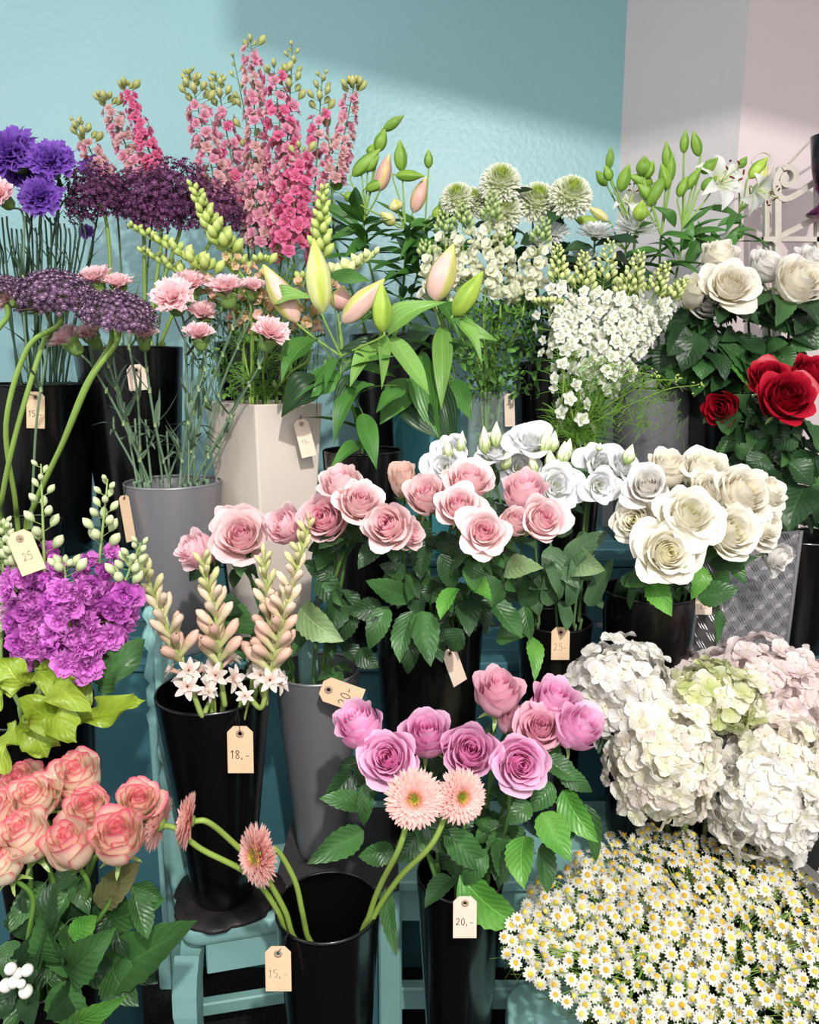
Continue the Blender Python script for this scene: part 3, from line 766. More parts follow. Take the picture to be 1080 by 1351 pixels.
# --- pompon / daisy mums / gerbera
def pompon_mesh(var, green=1.0):
    def mk():
        r = rs(var+80); mb = MB()
        for j in range(12):
            f = j/11; el = -.55+2.0*f; n = int(34*max(.12, math.cos(el)))+3; g = float(sm(.58, .95, f))
            c1 = mix(hexc('#F5F5EC'), hexc('#C3D45A'), g); c0 = mix(hexc('#E4E8C4'), hexc('#9DBB38'), g)
            for k in range(n):
                P = petal_flat(.62-.26*f, .17-.05*f, 3, 5, .35, .5, bend=.22)
                v = np.repeat(np.linspace(0, 1, 5), 3)[:, None]
                M = rotz(k*2*math.pi/n+j*.4+r.randn()*.08)@roty(-el-r.randn()*.08)@T4((.42, 0, 0))
                mb.add(P[0], P[1], (c0*(1-v)+c1*v)*(1+.04*r.randn()), M=M)
        mb.tpl(sphere(12, 8, '#D8DFA0'), scl(.5))
        return mb.build('bloom', M_PET)
    return cached(('pomp', var), mk)
def daisymum_mesh(var):
    def mk():
        r = rs(var+90); mb = MB()
        for lay, (n, el, L) in enumerate(((24, .12, 1.0), (22, .35, .95), (20, .62, .82), (16, .9, .62), (12, 1.2, .42))):
            whorl(mb, n, el, lay*.13, dict(L=L, W=.15, nu=3, nv=5, cup=.3, base=.5, c0='#E4E8DA', c1='#F5F5F8', bend=.12), r, .07, lay*.03)
        mb.tpl(sphere(10, 6, '#7C9050'), T4((0, 0, -.08))@scl(.22, .22, .14))
        return mb.build('bloom', M_PET)
    return cached(('dm', var), mk)
def simple_flower(B, px, py, Y, rpx, d, mesh, name, cat, label, stemcol='#4C6B38', nl=2, stem_r=.0024, lpal='rose', extra=None, group=None, path=None, off=.1, extra_name='disc', lsize=.05, lkind='lis'):
    RN[0] += 1; seed = RN[0]*3
    c = at(px, py, Y); s = rpx*mpp(c)*(1.30 if cat == 'lisianthus' else 1); d = unit(d); base = c-d*s*off
    P = B.path(base, d, .05, seed=seed, sway=.005) if path is None else catmull([base, base-d*.03]+path, 7)
    F = Flower(name, label, cat, P[-1], group); M = fr(c, d, seed, s); F.bloom(mesh, M)
    if extra: new(extra_name, extra, M, F.o)
    F.tube(P, stem_r, stem_r*1.1, stemcol, 7)
    if nl: auto_leaves(F, P, B, nl, lsize, lkind, [lpal], seed, trip=False)
    F.done(); F.P = P; return F
def gerbera_mesh(var):
    def mk():
        r = rs(var+11); mb = MB()
        for lay, (n, el, L) in enumerate(((46, .0, 1.0), (46, .10, .95), (44, .20, .87), (42, .33, .76), (36, .5, .62))):
            whorl(mb, n, el, lay*.07, dict(L=L, W=.165, nu=3, nv=6, cup=.3, base=.45, c0='#EFA096', c1='#F7D0C8', bend=.05, shape=1.15), r, .045, lay*.03)
        whorl(mb, 46, .8, 0, dict(L=.42, W=.05, nu=3, nv=3, c0='#E8766C', c1='#F2A496'), r, .08, .10)
        whorl(mb, 40, 1.0, 0, dict(L=.32, W=.04, nu=3, nv=3, c0='#D9B24A', c1='#E9C56A'), r, .08, .12)
        return mb.build('bloom', M_PET)
    return cached(('ger', var), mk)
def gerbera_disc():
    def mk():
        r = rs(2); mb = MB(); mb.tpl(sphere(14, 8, '#7C9424'), T4((0, 0, .14))@scl(.27, .27, .12))
        n = 170; f = (np.arange(n)+.5)/n; th = np.arange(n)*2.39996; rr = .32*np.sqrt(f)
        P = np.stack([rr*np.cos(th), rr*np.sin(th), .27-.05*f], -1); Z = np.stack([np.cos(th)*f*.6, np.sin(th)*f*.6, np.ones(n)], -1)
        t = mix(hexc('#7E9A20'), hexc('#E2C83A'), sm(.25, .7, f)); mb.many(blob(5, 4, '#FFFFFF', '#FFFFFF'), frames(P, Z, 0, .06+.06*f), tint=t)
        lathe(mb, [(.03, -.16), (.16, -.12), (.24, -.02), (.26, .02)], sides=16, col=hexc('#7E9A4A'))
        return mb.build('disc', M_BUD)
    return cached('gdisc', mk)

# --- hydrangea
def hyd_floret(c0, c1, var):
    def mk():
        r = rs(var+21); mb = MB()
        whorl(mb, 4, .12, 0, dict(L=1.0, W=1.15, nu=7, nv=5, cup=.20, base=.25, tip=1.0, ruf=.05, c0=c0, c1=c1, shape=.85, bend=-.1), r, .10, tintj=.03)
        mb.tpl(sphere(6, 5, '#D8D2A8'), T4((0, 0, .03))@scl(.09))
        return mb.build('floret', M_PET)
    return cached(('hyd', c0, c1, var), mk)
def hydrangea(B, px, py, Y, rx, ry, d, label, pals, n=95, fs=14.5, seed=1):
    r = rs(seed); c = at(px, py, Y); k = mpp(c); d = unit(d); base = c+V3(0, .02, -ry*k*.5)
    P = B.path(base, (0, -.3, 1), .05, seed=seed)
    F = Flower('hydrangea', label, 'hydrangea', P[-1]); F.tube(P, .0045, .005, '#6C7A44', 7)
    mb = MB(); R3 = V3(rx*k, rx*k*.80, ry*k)
    m = 70
    z = 1-(np.arange(m)+.5)/m*2; th = np.arange(m)*2.39996; q = np.sqrt(1-z*z); D = np.stack([q*np.cos(th), q*np.sin(th), z], -1)
    for i in range(0, m, 2): tube(mb, [base, c+D[i]*R3*.35, c+D[i]*R3*.8], .0012, .0008, hexc('#9AA860'), 3)
    ft = MB(); whorl(ft, 4, .15, 0, dict(L=1.0, W=1.1, nu=3, nv=3, c0=pals[0][0], c1=pals[0][1]), r)
    mb.many(ft.get(), frames(c+D*R3*.72, D, r.rand(m)*6, fs*k*1.2))
    H = part('flower_head', mb, M_PET, F.o)
    z = 1-(np.arange(n)+.5)/n*1.85; th = np.arange(n)*2.39996+seed; q = np.sqrt(np.clip(1-z*z, 0, 1)); D = np.stack([q*np.cos(th), q*np.sin(th), z], -1)
    for i in range(n):
        if D[i][1] > .75: continue
        dd = unit(D[i]/R3*np.mean(R3)+r.randn(3)*.42)
        p = c+D[i]*R3*(.85+.24*r.rand())*(1+.08*math.sin(th[i]*3+z[i]*4)); pc = pals[r.randint(len(pals))]
        new('floret', hyd_floret(*pc, r.randint(3)), fr(p, dd, r.rand()*6, fs*k*(.85+.35*r.rand())), H)
    F.done(); F.P = P; return F

# --- lisianthus
def lisi_mesh(var):
    def mk():
        r = rs(var+33); mb = MB(); n = 15
        for k in range(n):
            f = (k+.5)/n; cols = ('#D5DDA8', '#EFF0EC', '#F0EFF2', '#F6F5F7', .2)
            P = rose_petal(.2+.8*f, 1.15*(1-.2*f*f), k*2.39996, 1.0, .25*f-.1, .22+.28*f, f, cols, r, 11, 8, True)
            V = P[0].copy(); q = sm(.6, 1.1, V[:, 2]); a = np.arctan2(V[:, 1], V[:, 0]); V[:, 2] += .05*np.sin(a*7+k)*q; V[:, :2] *= (1+.06*np.sin(a*9+k*2)*q)[:, None]
            mb.add(V, P[1], P[2])
        lathe(mb, [(.16, .10), (.16, 0), (.08, -.08), (.05, -.14)], sides=10, col=hexc('#8FA860'), mat=1)
        mb.v = [v*.80 for v in mb.v]
        return mb.build('bloom', [M_PET, M_BUD])
    return cached(('lis', var), mk)
def lisi_bud():
    def mk():
        n, m = 16, 12; a = np.arange(n)/n*2*math.pi; v = np.linspace(0, 1, m)
        r = .5*np.sin(np.pi*np.clip(v, .002, .998)**.75)**.7*(1-.45*v); r[0] = .12; r[-1] = .02
        tw = a[None]+v[:, None]*2.0; rib = 1+.16*np.cos(tw*5-a[None]*0)
        V = np.stack([r[:, None]*np.cos(a)*rib, r[:, None]*np.sin(a)*rib, v[:, None]*np.ones(n)], -1).reshape(-1, 3)
        C = mix(hexc('#9DB068'), hexc('#E6E9C8'), np.repeat(sm(.1, .6, v), n))
        mb = MB().add(V, grid_faces(n, m, True), C)
        for k in range(5):
            tube(mb, [V3(.12*math.cos(k*1.257), .12*math.sin(k*1.257), 0), V3(.44*math.cos(k*1.257), .44*math.sin(k*1.257), .3), V3(.46*math.cos(k*1.257+.3), .46*math.sin(k*1.257+.3), .62)], .03, .012, hexc('#7F9A50'), 4)
        return mb.build('bud', M_BUD)
    return cached('lisbud', mk)

# --- stock floret, tuberose
def stock_floret(c0, c1, var):
    def mk():
        r = rs(var+71); mb = MB()
        for lay, (n, el, L) in enumerate(((4, .15, 1.0), (4, .5, .85), (4, .9, .65), (3, 1.25, .45))):
            whorl(mb, n, el, lay*.7, dict(L=L, W=.95*L, nu=7, nv=6, cup=.15, base=.2, ruf=.26, notch=.15, c0=c0, c1=c1), r, .2, lay*.04, tintj=.12)
        return mb.build('floret', M_PET)
    return cached(('stk', c0, c1, var), mk)
def tub_open():
    def mk():
        r = rs(5); mb = MB(); lathe(mb, [(.10, 0), (.12, .3), (.16, .8), (.22, 1.15), (.24, 1.2)], sides=9, col=hexc('#E3C0B0'))
        whorl(mb, 6, .35, 0, dict(L=.85, W=.40, nu=5, nv=5, cup=.2, base=.5, c0='#F0DDD0', c1='#F8F3EE', bend=-.25), r, .1, 1.15, .15)
        whorl(mb, 5, 1.0, .4, dict(L=.5, W=.3, nu=3, nv=4, cup=.2, base=.5, c0='#F0D0C4', c1='#F6ECE6', bend=-.1), r, .1, 1.15, .08)
        return mb.build('floret', M_PET)
    return cached('tubopen', mk)
def tub_bud(var):
    def mk():
        n, m = 10, 9; a = np.arange(n)/n*2*math.pi; v = np.linspace(0, 1, m)
        r = np.interp(v, [0, .1, .35, .6, .85, 1], [.055, .075, .10, .155, .145, .03])
        rib = 1+.08*np.cos(a*3)
        V = np.stack([r[:, None]*np.cos(a)*rib, r[:, None]*np.sin(a)*rib, v[:, None]*np.ones(n)], -1).reshape(-1, 3)
        V[:, 0] += .10*V[:, 2]**2
        c0, c1 = [('#B9BC80', '#DDB7A4'), ('#C9C890', '#E3CDB4'), ('#A9B468', '#D2CE98')][var]
        return MB().add(V, grid_faces(n, m, True), mix(hexc(c0), hexc(c1), np.repeat(sm(.15, .8, v), n))).build('bud', M_BUD)
    return cached(('tubbud', var), mk)

# --- vessels
def bucket(name, label, rc, r, z0, mat, rb=None, rim=.004, group=None, lip=True, cat='bucket', wall=.0025):
    rb = r*.62 if rb is None else rb; o = thing(name, label, cat, (rc[0], rc[1], z0), group)
    H = rc[2]-z0; mb = MB(); c = (rc[0], rc[1], z0)
    n = 10; pr = [(0.001, 0), (rb*.96, 0), (rb, .004)]+[(rb+(r-rb)*t, H*t) for t in np.linspace(.05, .985, n)]
    lathe(mb, pr, c, 56)
    pi = [(r-wall, H*.985)]+[(rb+(r-rb)*t-wall, H*t) for t in np.linspace(.95, .03, 8)]+[(.001, .006)]
    lathe(mb, pi, c, 56, mat=1)
    part('body', mb, [mat, M_BLACKIN if mat is M_BLACK else mat], o)
    rm = MB(); a = np.linspace(0, 2*math.pi, 9)
    prof = [(r-wall+rim*.5*math.cos(t)*1.0, H*.985+.5*rim+rim*.9*math.sin(t)) for t in a]; lathe(rm, prof, c, 56); part('rim', rm, mat, o)
    return Bucket(rc, r, z0+.006, rb)
def px_bucket(name, label, px, py, Y, wpx, z0, mat, rbf=.62, **k):
    rc = at(px, py, Y); return bucket(name, label, rc, wpx*.5*mpp(rc), z0, mat, wpx*.5*mpp(rc)*rbf, **k)

# --- handwriting strokes for the price tags (unit height 1)
GL = {'1': [[(.1, .75), (.3, 1), (.28, .5), (.25, 0)]], '5': [[(.55, 1), (.2, .98), (.15, .6), (.45, .6), (.55, .3), (.35, 0), (.1, .08)]],
      '8': [[(.35, .52), (.12, .75), (.3, 1), (.5, .8), (.3, .5), (.1, .22), (.3, 0), (.52, .2), (.35, .52)]],
      '2': [[(.1, .8), (.3, 1), (.5, .78), (.35, .4), (.08, .02), (.3, .08), (.55, .02)]], '0': [[(.3, 1), (.1, .6), (.15, .1), (.35, 0), (.52, .4), (.45, .9), (.3, 1)]],
      ',': [[(.12, .12), (.08, -.15)]], '-': [[(.05, .3), (.45, .32)]]}
def price_tag(px, py, Y, wpx, hpx, text, label, hang=None, tilt=0.0, pale=False, faint=False, rotpx=0.0, yaw=0.0, txt_rot=0, skew=0.0, group=None, inks=.28):
    c = at(px, py, Y); k = mpp(c); W, H = wpx*k, hpx*k
    M = T4(c)@np.array(Matrix.Rotation(yaw, 4, 'Z'))@np.array(Matrix.Rotation(math.pi/2-PITCH*.5+tilt, 4, 'X'))@np.array(Matrix.Rotation(-rotpx, 4, 'Z'))
    o = thing('price_tag', label, 'price tag', c+V3(0, 0, 0), group)
    mb = MB(); h = H/2; w_ = W/2; ch = W*.24; th = .0006
    outline = [(-w_, -h), (w_, -h), (w_, h-ch), (w_-ch, h), (-w_+ch, h), (-w_, h-ch)]
    # plate with hole: strips between outline and the hole circle
    hc = np.array([0, h-W*.30]); hr = W*.085; n = 24; A = [2*math.pi*(i+.5)/n for i in range(n)]
    hole = [hc+hr*V3(math.cos(a), math.sin(a), 0)[:2] for a in A]
    def hit(a):
        d = np.array([math.cos(a), math.sin(a)]); best = 9
        for i in range(6):
            p, q = np.array(outline[i]), np.array(outline[(i+1) % 6]); e = q-p
            den = d[0]*e[1]-d[1]*e[0]
            if abs(den) < 1e-12: continue
            s_ = p-hc; t = (s_[0]*e[1]-s_[1]*e[0])/den; u_ = (s_[0]*d[1]-s_[1]*d[0])/den
            if t > 0 and -1e-6 <= u_ <= 1+1e-6: best = min(best, t)
        return hc+d*best
    angs = sorted(A+[math.atan2(q[1]-hc[1], q[0]-hc[0]) % (2*math.pi) for q in outline])
    inn = [hc+hr*np.array([math.cos(a), math.sin(a)]) for a in angs]; out_ = [hit(a) for a in angs]; m = len(angs)
    bend = lambda p: [p[0], p[1], skew*W*(p[1]/H)**2]
    for z in (-th, th):
        V = [np.array(bend(p))+V3(0, 0, z) for p in inn+out_]; j = np.arange(m); kx = (j+1) % m
        F = np.stack([j, j+m, kx+m, kx], -1); mb.add(V, F if z > 0 else F[:, ::-1], M=M)
    V = [np.array(bend(p))+V3(0, 0, z) for z in (-th, th) for p in out_]; j = np.arange(m); kx = (j+1) % m
    mb.add(V, np.stack([j, kx, kx+m, j+m], -1), M=M)
    part('card', mb, M_TAGP if pale else M_TAG, o, smooth=False)
    ey = MB(); ring = [(hr*1.0, th*1.2), (hr*1.9, th*1.6), (hr*1.95, th*.9)]; lathe(ey, ring, (0, 0, 0), 20, M=M@T4((hc[0], hc[1], 0))); part('eyelet', ey, M_EYE, o)
    if text:
        wr = MB(); adv = .72; n = len(text); hh = W*inks if not txt_rot else W*.30; tw = sum(adv*(.75 if q in ',1' else 1) for q in text); hh = min(hh, (W*.82 if not txt_rot else H*.6)/tw); x = -tw*hh/2+.05*hh
        Mt = M@T4((0, -H*.10, th*1.5))@(np.array(Matrix.Rotation(txt_rot, 4, 'Z')))
        for chh in text:
            for st in GL[chh]: tube(wr, [(Mt@np.r_[x+p[0]*hh, p[1]*hh-hh/2, 0, 1])[:3] for p in catmull([(a, b, 0) for a, b in st], 4)], W*.017, W*.015, sides=4)
            x += adv*hh*(.75 if chh in ',1' else 1)
        part('price_writing', wr, M_INKF if faint else M_INK, o)
    if hang is not None:
        top = np.asarray(hang, float); hp = (M@np.r_[hc[0], hc[1], 0, 1])[:3]; s = MB(); side = (M[:3, :3]@V3(1, 0, 0))
        tube(s, catmull([top, (top+hp)/2+V3(.002, -.002, 0), hp+(M[:3, :3]@V3(0, hr*.9, .002))], 5), .0006, .0006, sides=4)
        tube(s, catmull([top+V3(.002, 0, 0), (top+hp)/2+V3(-.003, -.002, 0), hp+(M[:3, :3]@V3(0, hr*.9, -.002))], 5), .0006, .0006, sides=4)
        part('string', s, M_STRING, o)
    return o
# ------------------------------------------------------------------ the room
YB = 2.6; CX = (808-540)/1000*2.62      # back wall plane and the inside corner
x0 = at(808, 400, YB)[0]; x1 = at(958, 400, 2.28)[0]
def panel(name, pts, mat):
    mb = MB(); n = len(pts)-1
    for (a, b) in zip(pts[:-1], pts[1:]):
        a = np.array(a); b = np.array(b); d = unit(np.r_[b-a, 0]); nn = np.cross(d, UP)*-.06
        V = [[*a, 0], [*b, 0], [*b, 3.2], [*a, 3.2]]; V = np.array(V, float); W = V+nn
        mb.add(np.vstack([V, W]), [[0, 1, 2, 3], [5, 4, 7, 6], [4, 0, 3, 7], [1, 5, 6, 2], [3, 2, 6, 7], [4, 5, 1, 0]])
    return struct(name, mb, mat)
panel('wall_back', [(-2.6, YB), (x0, YB)], M_WALL)
panel('wall_corner', [(x0, YB), (x1, 2.28)], M_WHITEWALL)
panel('wall_right', [(x1, 2.28), (3.0, 2.28)], M_PINKWALL)
struct('floor', box(MB(), (-2.6, -2.5, -.05), (3.0, YB+.1, 0)), M_CARPET)
# unseen blocker added before the lamp: its lower edge draws the slanting shade line
A = at(330, 58, YB); Bq = at(900, 206, YB)
e1 = KEY+(A-KEY)*.42; e2 = KEY+(Bq-KEY)*.42; ex = e2-e1; e1 = e1-ex*.03; e2 = e2+ex*1.2
mb = MB(); nrm_ = unit(np.cross(e2-e1, UP)); V = []
for e in (e1, e2):
    for q in (V3(0, 0, 0), V3(0, 0, .95)):
        V.append(e+q); V.append(e+q+nrm_*.05)
mb.add(V, [[0, 2, 6, 4], [1, 5, 7, 3], [0, 4, 5, 1], [2, 3, 7, 6], [0, 1, 3, 2], [4, 6, 7, 5]])
struct('shade_blocker', mb, M_WHITEWALL)

# ------------------------------------------------------------------ teal stepped display stand
st = thing('display_stand', 'teal painted stepped wooden stand carrying the back rows of buckets', 'stand', (0, 1.9, 0))
def plank_rows(z, ya, yb, xa, xb, n, m=None):
    w_ = (yb-ya)/n
    for i in range(n): part('plank', box(MB(), (xa, ya+i*w_+.003, z-.022), (xb, ya+(i+1)*w_-.003, z), bev=.003), m or M_TEAL, st, False)
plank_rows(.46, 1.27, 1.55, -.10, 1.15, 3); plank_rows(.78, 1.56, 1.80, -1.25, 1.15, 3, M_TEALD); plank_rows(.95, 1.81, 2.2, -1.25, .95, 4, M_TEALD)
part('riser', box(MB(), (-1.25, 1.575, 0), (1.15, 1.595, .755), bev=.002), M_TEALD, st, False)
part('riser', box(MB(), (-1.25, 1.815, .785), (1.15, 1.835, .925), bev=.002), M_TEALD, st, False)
for x in (-.06, .5, 1.1): part('leg', box(MB(), (x, 1.28, 0), (x+.045, 1.325, .436), bev=.004), M_TEAL, st, False)
part('rail', box(MB(), (-.06, 1.29, .36), (1.14, 1.31, .43), bev=.003), M_TEAL, st, False)
c_ = at(221, 1100, 1.54)
f = MB(); lathe(f, [(.001, .92), (.014, .915), (.022, .90), (.012, .88), (.022, .86), (.027, .84), (.014, .82), (.020, .79), (.026, .765), (.014, .745), (.024, .73), (.024, .70), (.015, .69), (.027, .67), (.024, .655), (.024, .14)], (c_[0], 1.54, 0), 40, flute=.07)
part('turned_post', f, M_TEAL, st); part('post_block', box(MB(), (c_[0]-.032, 1.508, 0), (c_[0]+.032, 1.572, .14), bev=.004), M_TEAL, st, False)
part('rail', box(MB(), (-.06, 1.29, .16), (1.14, 1.315, .21), bev=.003), M_TEAL, st, False)

# ------------------------------------------------------------------ chairs
def chair(label, fl, fr_, brr, bl, zs, postpx=None):
    """seat corners in world xy: front left, front right, back right, back left"""
    o = thing('wooden_chair', label, 'chair', (*((np.array(fl)+fr_+brr+bl)/4), 0))
    C4 = [np.array(p, float) for p in (fl, fr_, brr, bl)]; cen = sum(C4)/4
    def rounded(sc, rad=.035):
        pts = []
        for i in range(4):
            p = cen+(C4[i]-cen)*sc; a = cen+(C4[i-1]-cen)*sc; b = cen+(C4[(i+1) % 4]-cen)*sc
            da = (a-p)/np.linalg.norm(a-p); db = (b-p)/np.linalg.norm(b-p)
            for t in np.linspace(0, 1, 7): 
                q = (1-t)**2*(p+da*rad)+2*t*(1-t)*p+t*t*(p+db*rad); pts.append(q)
        return np.array(pts)
    mb = MB(); levels = [(.955, zs-.034), (.99, zs-.030), (1, zs-.022), (1, zs-.010), (.99, zs-.003), (.965, zs), (.75, zs-.004), (.4, zs-.006), (.02, zs-.006)]
    rings = [np.c_[rounded(s), np.full(28, z)] for s, z in levels]; bot = np.c_[rounded(.02), np.full(28, zs-.034)]
    mb.add(np.vstack([bot]+rings), grid_faces(28, len(rings)+1, True)); part('seat', mb, M_TEAL, o)
    ins = [cen+(p-cen)*.86 for p in C4]
    for i in range(4):
        p = ins[i]; f = MB()
        if i < 2:
            d = unit(p-cen); prof = [(.030, zs-.04), (.034, zs-.09), (.034, zs-.20), (.030, zs-.235), (.022, zs-.26), (.020, zs-.30), (.024, .10), (.030, .05), (.022, 0)]
            n = 12; zz = np.linspace(zs-.036, 0, n); hw = np.interp(zz[::-1], [0, .04, .12, .2, zs-.15, zs-.03], [.014, .018, .012, .012, .021, .021])[::-1]
            offs = .02*np.sin((zs-zz)/zs*math.pi*1.6)
            V = []
            for z, h_, of in zip(zz, hw, offs):
                for (sx, sy) in ((-1, -1), (1, -1), (1, 1), (-1, 1)): V.append([p[0]+sx*h_+d[0]*of, p[1]+sy*h_+d[1]*of, z])
            f.add(V, grid_faces(4, n, True)); part('leg', f, M_TEAL, o, False)
        else:
            top = zs+.50 if postpx else zs+.02
            lathe(f, [(.001, top), (.012, top-.002), (.018, top-.02), (.012, top-.04), (.017, top-.055), (.021, zs+.30), (.016, zs+.27), (.024, zs+.245), (.024, zs+.23), (.015, zs+.21), (.024, zs+.19), (.024, zs+.16), (.016, zs+.14),
                      (.024, zs+.12), (.026, zs+.1), (.026, zs-.25), (.020, zs-.27), (.028, zs-.29), (.028, 0), (.001, 0)] if postpx else [(.001, top-.02), (.02, zs-.03), (.022, zs-.25), (.016, zs-.27), (.022, .06), (.014, 0), (.001, 0)],
                  (p[0], p[1], 0), 32, flute=.05); part('leg', f, M_TEAL, o)
    for i in range(4):
        a, b = ins[i], ins[(i+1) % 4]; d = b-a; L = np.linalg.norm(d); d /= L; n2 = np.array([-d[1], d[0]])*.009
        M = np.eye(4); M[:2, 0] = d; M[:2, 1] = [-d[1], d[0]]; M[:3, 3] = (*a, 0)
        part('apron', box(MB(), (.02, -.009, zs-.095), (L-.02, .009, zs-.034), M=M, bev=.002), M_TEAL, o, False)
        part('stretcher', box(MB(), (.015, -.011, .10+.03*(i % 2)), (L-.015, .011, .13+.03*(i % 2)), M=M, bev=.003), M_TEAL, o, False)
    return o
zs = .46
fl = at_z(240, 1232, zs)[:2]; bl = at_z(205, 1143, zs)[:2]
chair('teal painted wooden chair with fluted turned posts under the tuberose bucket', fl, fl+np.array([.26, .06]), fl+np.array([.21, .27]), bl+np.array([.01, .03]), zs, True)
fl2 = np.array([.115, .94]); 
chair('low teal painted wooden chair with a curved leg between the lilac rose and chamomile buckets', (.15, .90), (.50, .97), (.46, 1.22), (.17, 1.16), .34)
# worn saucer and grey tray on the seat
sc_ = at(300, 1180, 1.24); sc_[2] = zs
mb = MB(); r_ = rs(3); a = np.arange(60)/60*6.283; wob = 1+.04*np.sin(a*3+1)+.03*np.sin(a*7)+.02*r_.randn(60)
prof = [(.001, .004), (.085, .004), (.096, .002), (.100, .006), (.097, .011), (.080, .013), (.055, .013), (.001, .013)]
V = np.array([[r*wob[i]*math.cos(a[i]), r*wob[i]*math.sin(a[i]), z] for r, z in prof for i in range(60)])+V3(sc_[0], sc_[1], zs-.004)
mb.add(V, grid_faces(60, len(prof), True)); o = thing('saucer', 'worn round black rubber saucer with ragged rim under the tuberose bucket', 'saucer', (sc_[0], sc_[1], zs)); part('dish', mb, M_SAUCER, o)
tc_ = at(448, 1125, 1.36); o = thing('tray', 'dark grey flat tray under the slim grey bucket', 'tray', (tc_[0], tc_[1], .44))
mb = MB(); box(mb, (tc_[0]-.115, 1.255, .45), (tc_[0]+.12, 1.52, .462), bev=.004); part('board', mb, M_TRAY, o, False)
o2 = thing('crate', 'dark teal wooden box under the grey tray', 'box', (tc_[0], 1.40, 0)); part('body', box(MB(), (tc_[0]-.05, 1.30, 0), (tc_[0]+.11, 1.50, .449), bev=.004), M_TEALD, o2, False)

# ------------------------------------------------------------------ cream metal bench, purple vase, cabinet at right
def scroll(c, r0, turns, start, n=26, sgn=1):
    return [c+V3(r0*(1-.72*t)*math.cos(start+sgn*t*turns*6.283), 0, r0*(1-.72*t)*math.sin(start+sgn*t*turns*6.283)) for t in np.linspace(0, 1, n)]
YBn = 2.06
be = thing('metal_bench', 'cream painted metal bench with scrolled arm behind the top right flowers', 'bench', (*at(1050, 330, YBn)[:2], .95))
def flat(P, w1, w2, nm):
    mb = MB(); P = catmull(P, 5); n = len(P); T = np.gradient(P, axis=0); T /= np.linalg.norm(T, axis=1)[:, None]; N = np.cross(T, V3(0, 1, 0)); V = []
    for p, q in zip(P, N):
        for a, b in ((-1, -1), (1, -1), (1, 1), (-1, 1)): V.append(p+q*a*w1+V3(0, b*w2, 0))
    mb.add(V, grid_faces(4, n, True)); part(nm, mb, M_BENCH, be, False)
k = mpp(at(1020, 240, YBn)); sc0 = at(1036, 236, YBn)
S = scroll(sc0, 15*k, 1.1, 2.6, sgn=-1)
flat([at(1130, 196, YBn), at(1085, 232, YBn), at(1040, 262, YBn), at(1024, 258, YBn), at(1020, 242, YBn)]+S[1:], .007, .012, 'scroll_arm')
flat([at(1130, 258, YBn), at(1080, 286, YBn), at(1032, 310, YBn), at(1018, 322, YBn)], .007, .012, 'scroll_arm')
flat([at(1024, 240, YBn), at(1024, 300, YBn), at(1024, 420, YBn), at(1024, 560, YBn)], .008, .010, 'post')
flat([at(1010, 225, YBn+.03), at(1010, 300, YBn+.03), at(1010, 420, YBn+.03), at(1010, 560, YBn+.03)], .006, .008, 'post')
flat([at(1005, 316, YBn), at(1060, 316, YBn), at(1130, 318, YBn)], .006, .009, 'rail')
flat([at(1078, 240, YBn), at(1078, 300, YBn), at(1078, 420, YBn)], .006, .009, 'post')
mb = MB(); tube(mb, catmull([at(1040, 216, YBn), at(1075, 180, YBn), at(1120, 150, YBn)], 5), .003, cap=True); part('wire_loop', mb, M_BENCH, be)
mb = MB(); tube(mb, catmull([at(1000, 228, YBn-.01), at(992, 212, YBn-.01), at(1004, 201, YBn-.01), at(1016, 206, YBn-.01), at(1014, 222, YBn-.01)], 6), .0025, cap=True); part('wire_loop', mb, M_BENCH, be)
vc = at(1086, 285, 2.0); k = mpp(vc); o = thing('glass_vase', 'dark purple glass vase at the right edge on the metal bench', 'vase', vc)
mb = MB(); lathe(mb, [(.001, 0), (20*k, 0), (22*k, 3*k), (8*k, 14*k), (6*k, 24*k), (14*k, 34*k), (20*k, 60*k), (25*k, 98*k), (23.5*k, 98*k), (18*k, 60*k), (12*k, 38*k), (.001, 34*k)], vc, 32); part('body', mb, M_PURPLE, o)
cb = thing('cabinet', 'black cabinet with pale metal edge rail at the lower right', 'cabinet', (1.0, 1.35, 0))
part('body', box(MB(), (.655, .80, 0), (1.1, 1.255, .585), bev=.004), M_BLACKIN, cb, False)
mb = MB(); P0 = at(1022, 1112, 1.2); P1 = at(1100, 1176, 1.02); tube(mb, [P0, P1], .008, sides=4, cap=True); part('edge_rail', mb, M_ALU, cb, False)
mb = MB(); P0 = P0-V3(0.0, -.02, .03); P1 = P1-V3(0, -.02, .03); tube(mb, [P0, P1], .006, sides=4, cap=True); part('edge_rail', mb, M_ALU, cb, False)
o = thing('wooden_block', 'small brown wooden block behind the hydrangea and chamomile', 'block', at(862, 1085, 1.35)); c = at(862, 1068, 1.35)
part('body', box(MB(), c-V3(.028, .02, .05), c+V3(.028, .02, .06), bev=.003), M_WOOD, o, False)

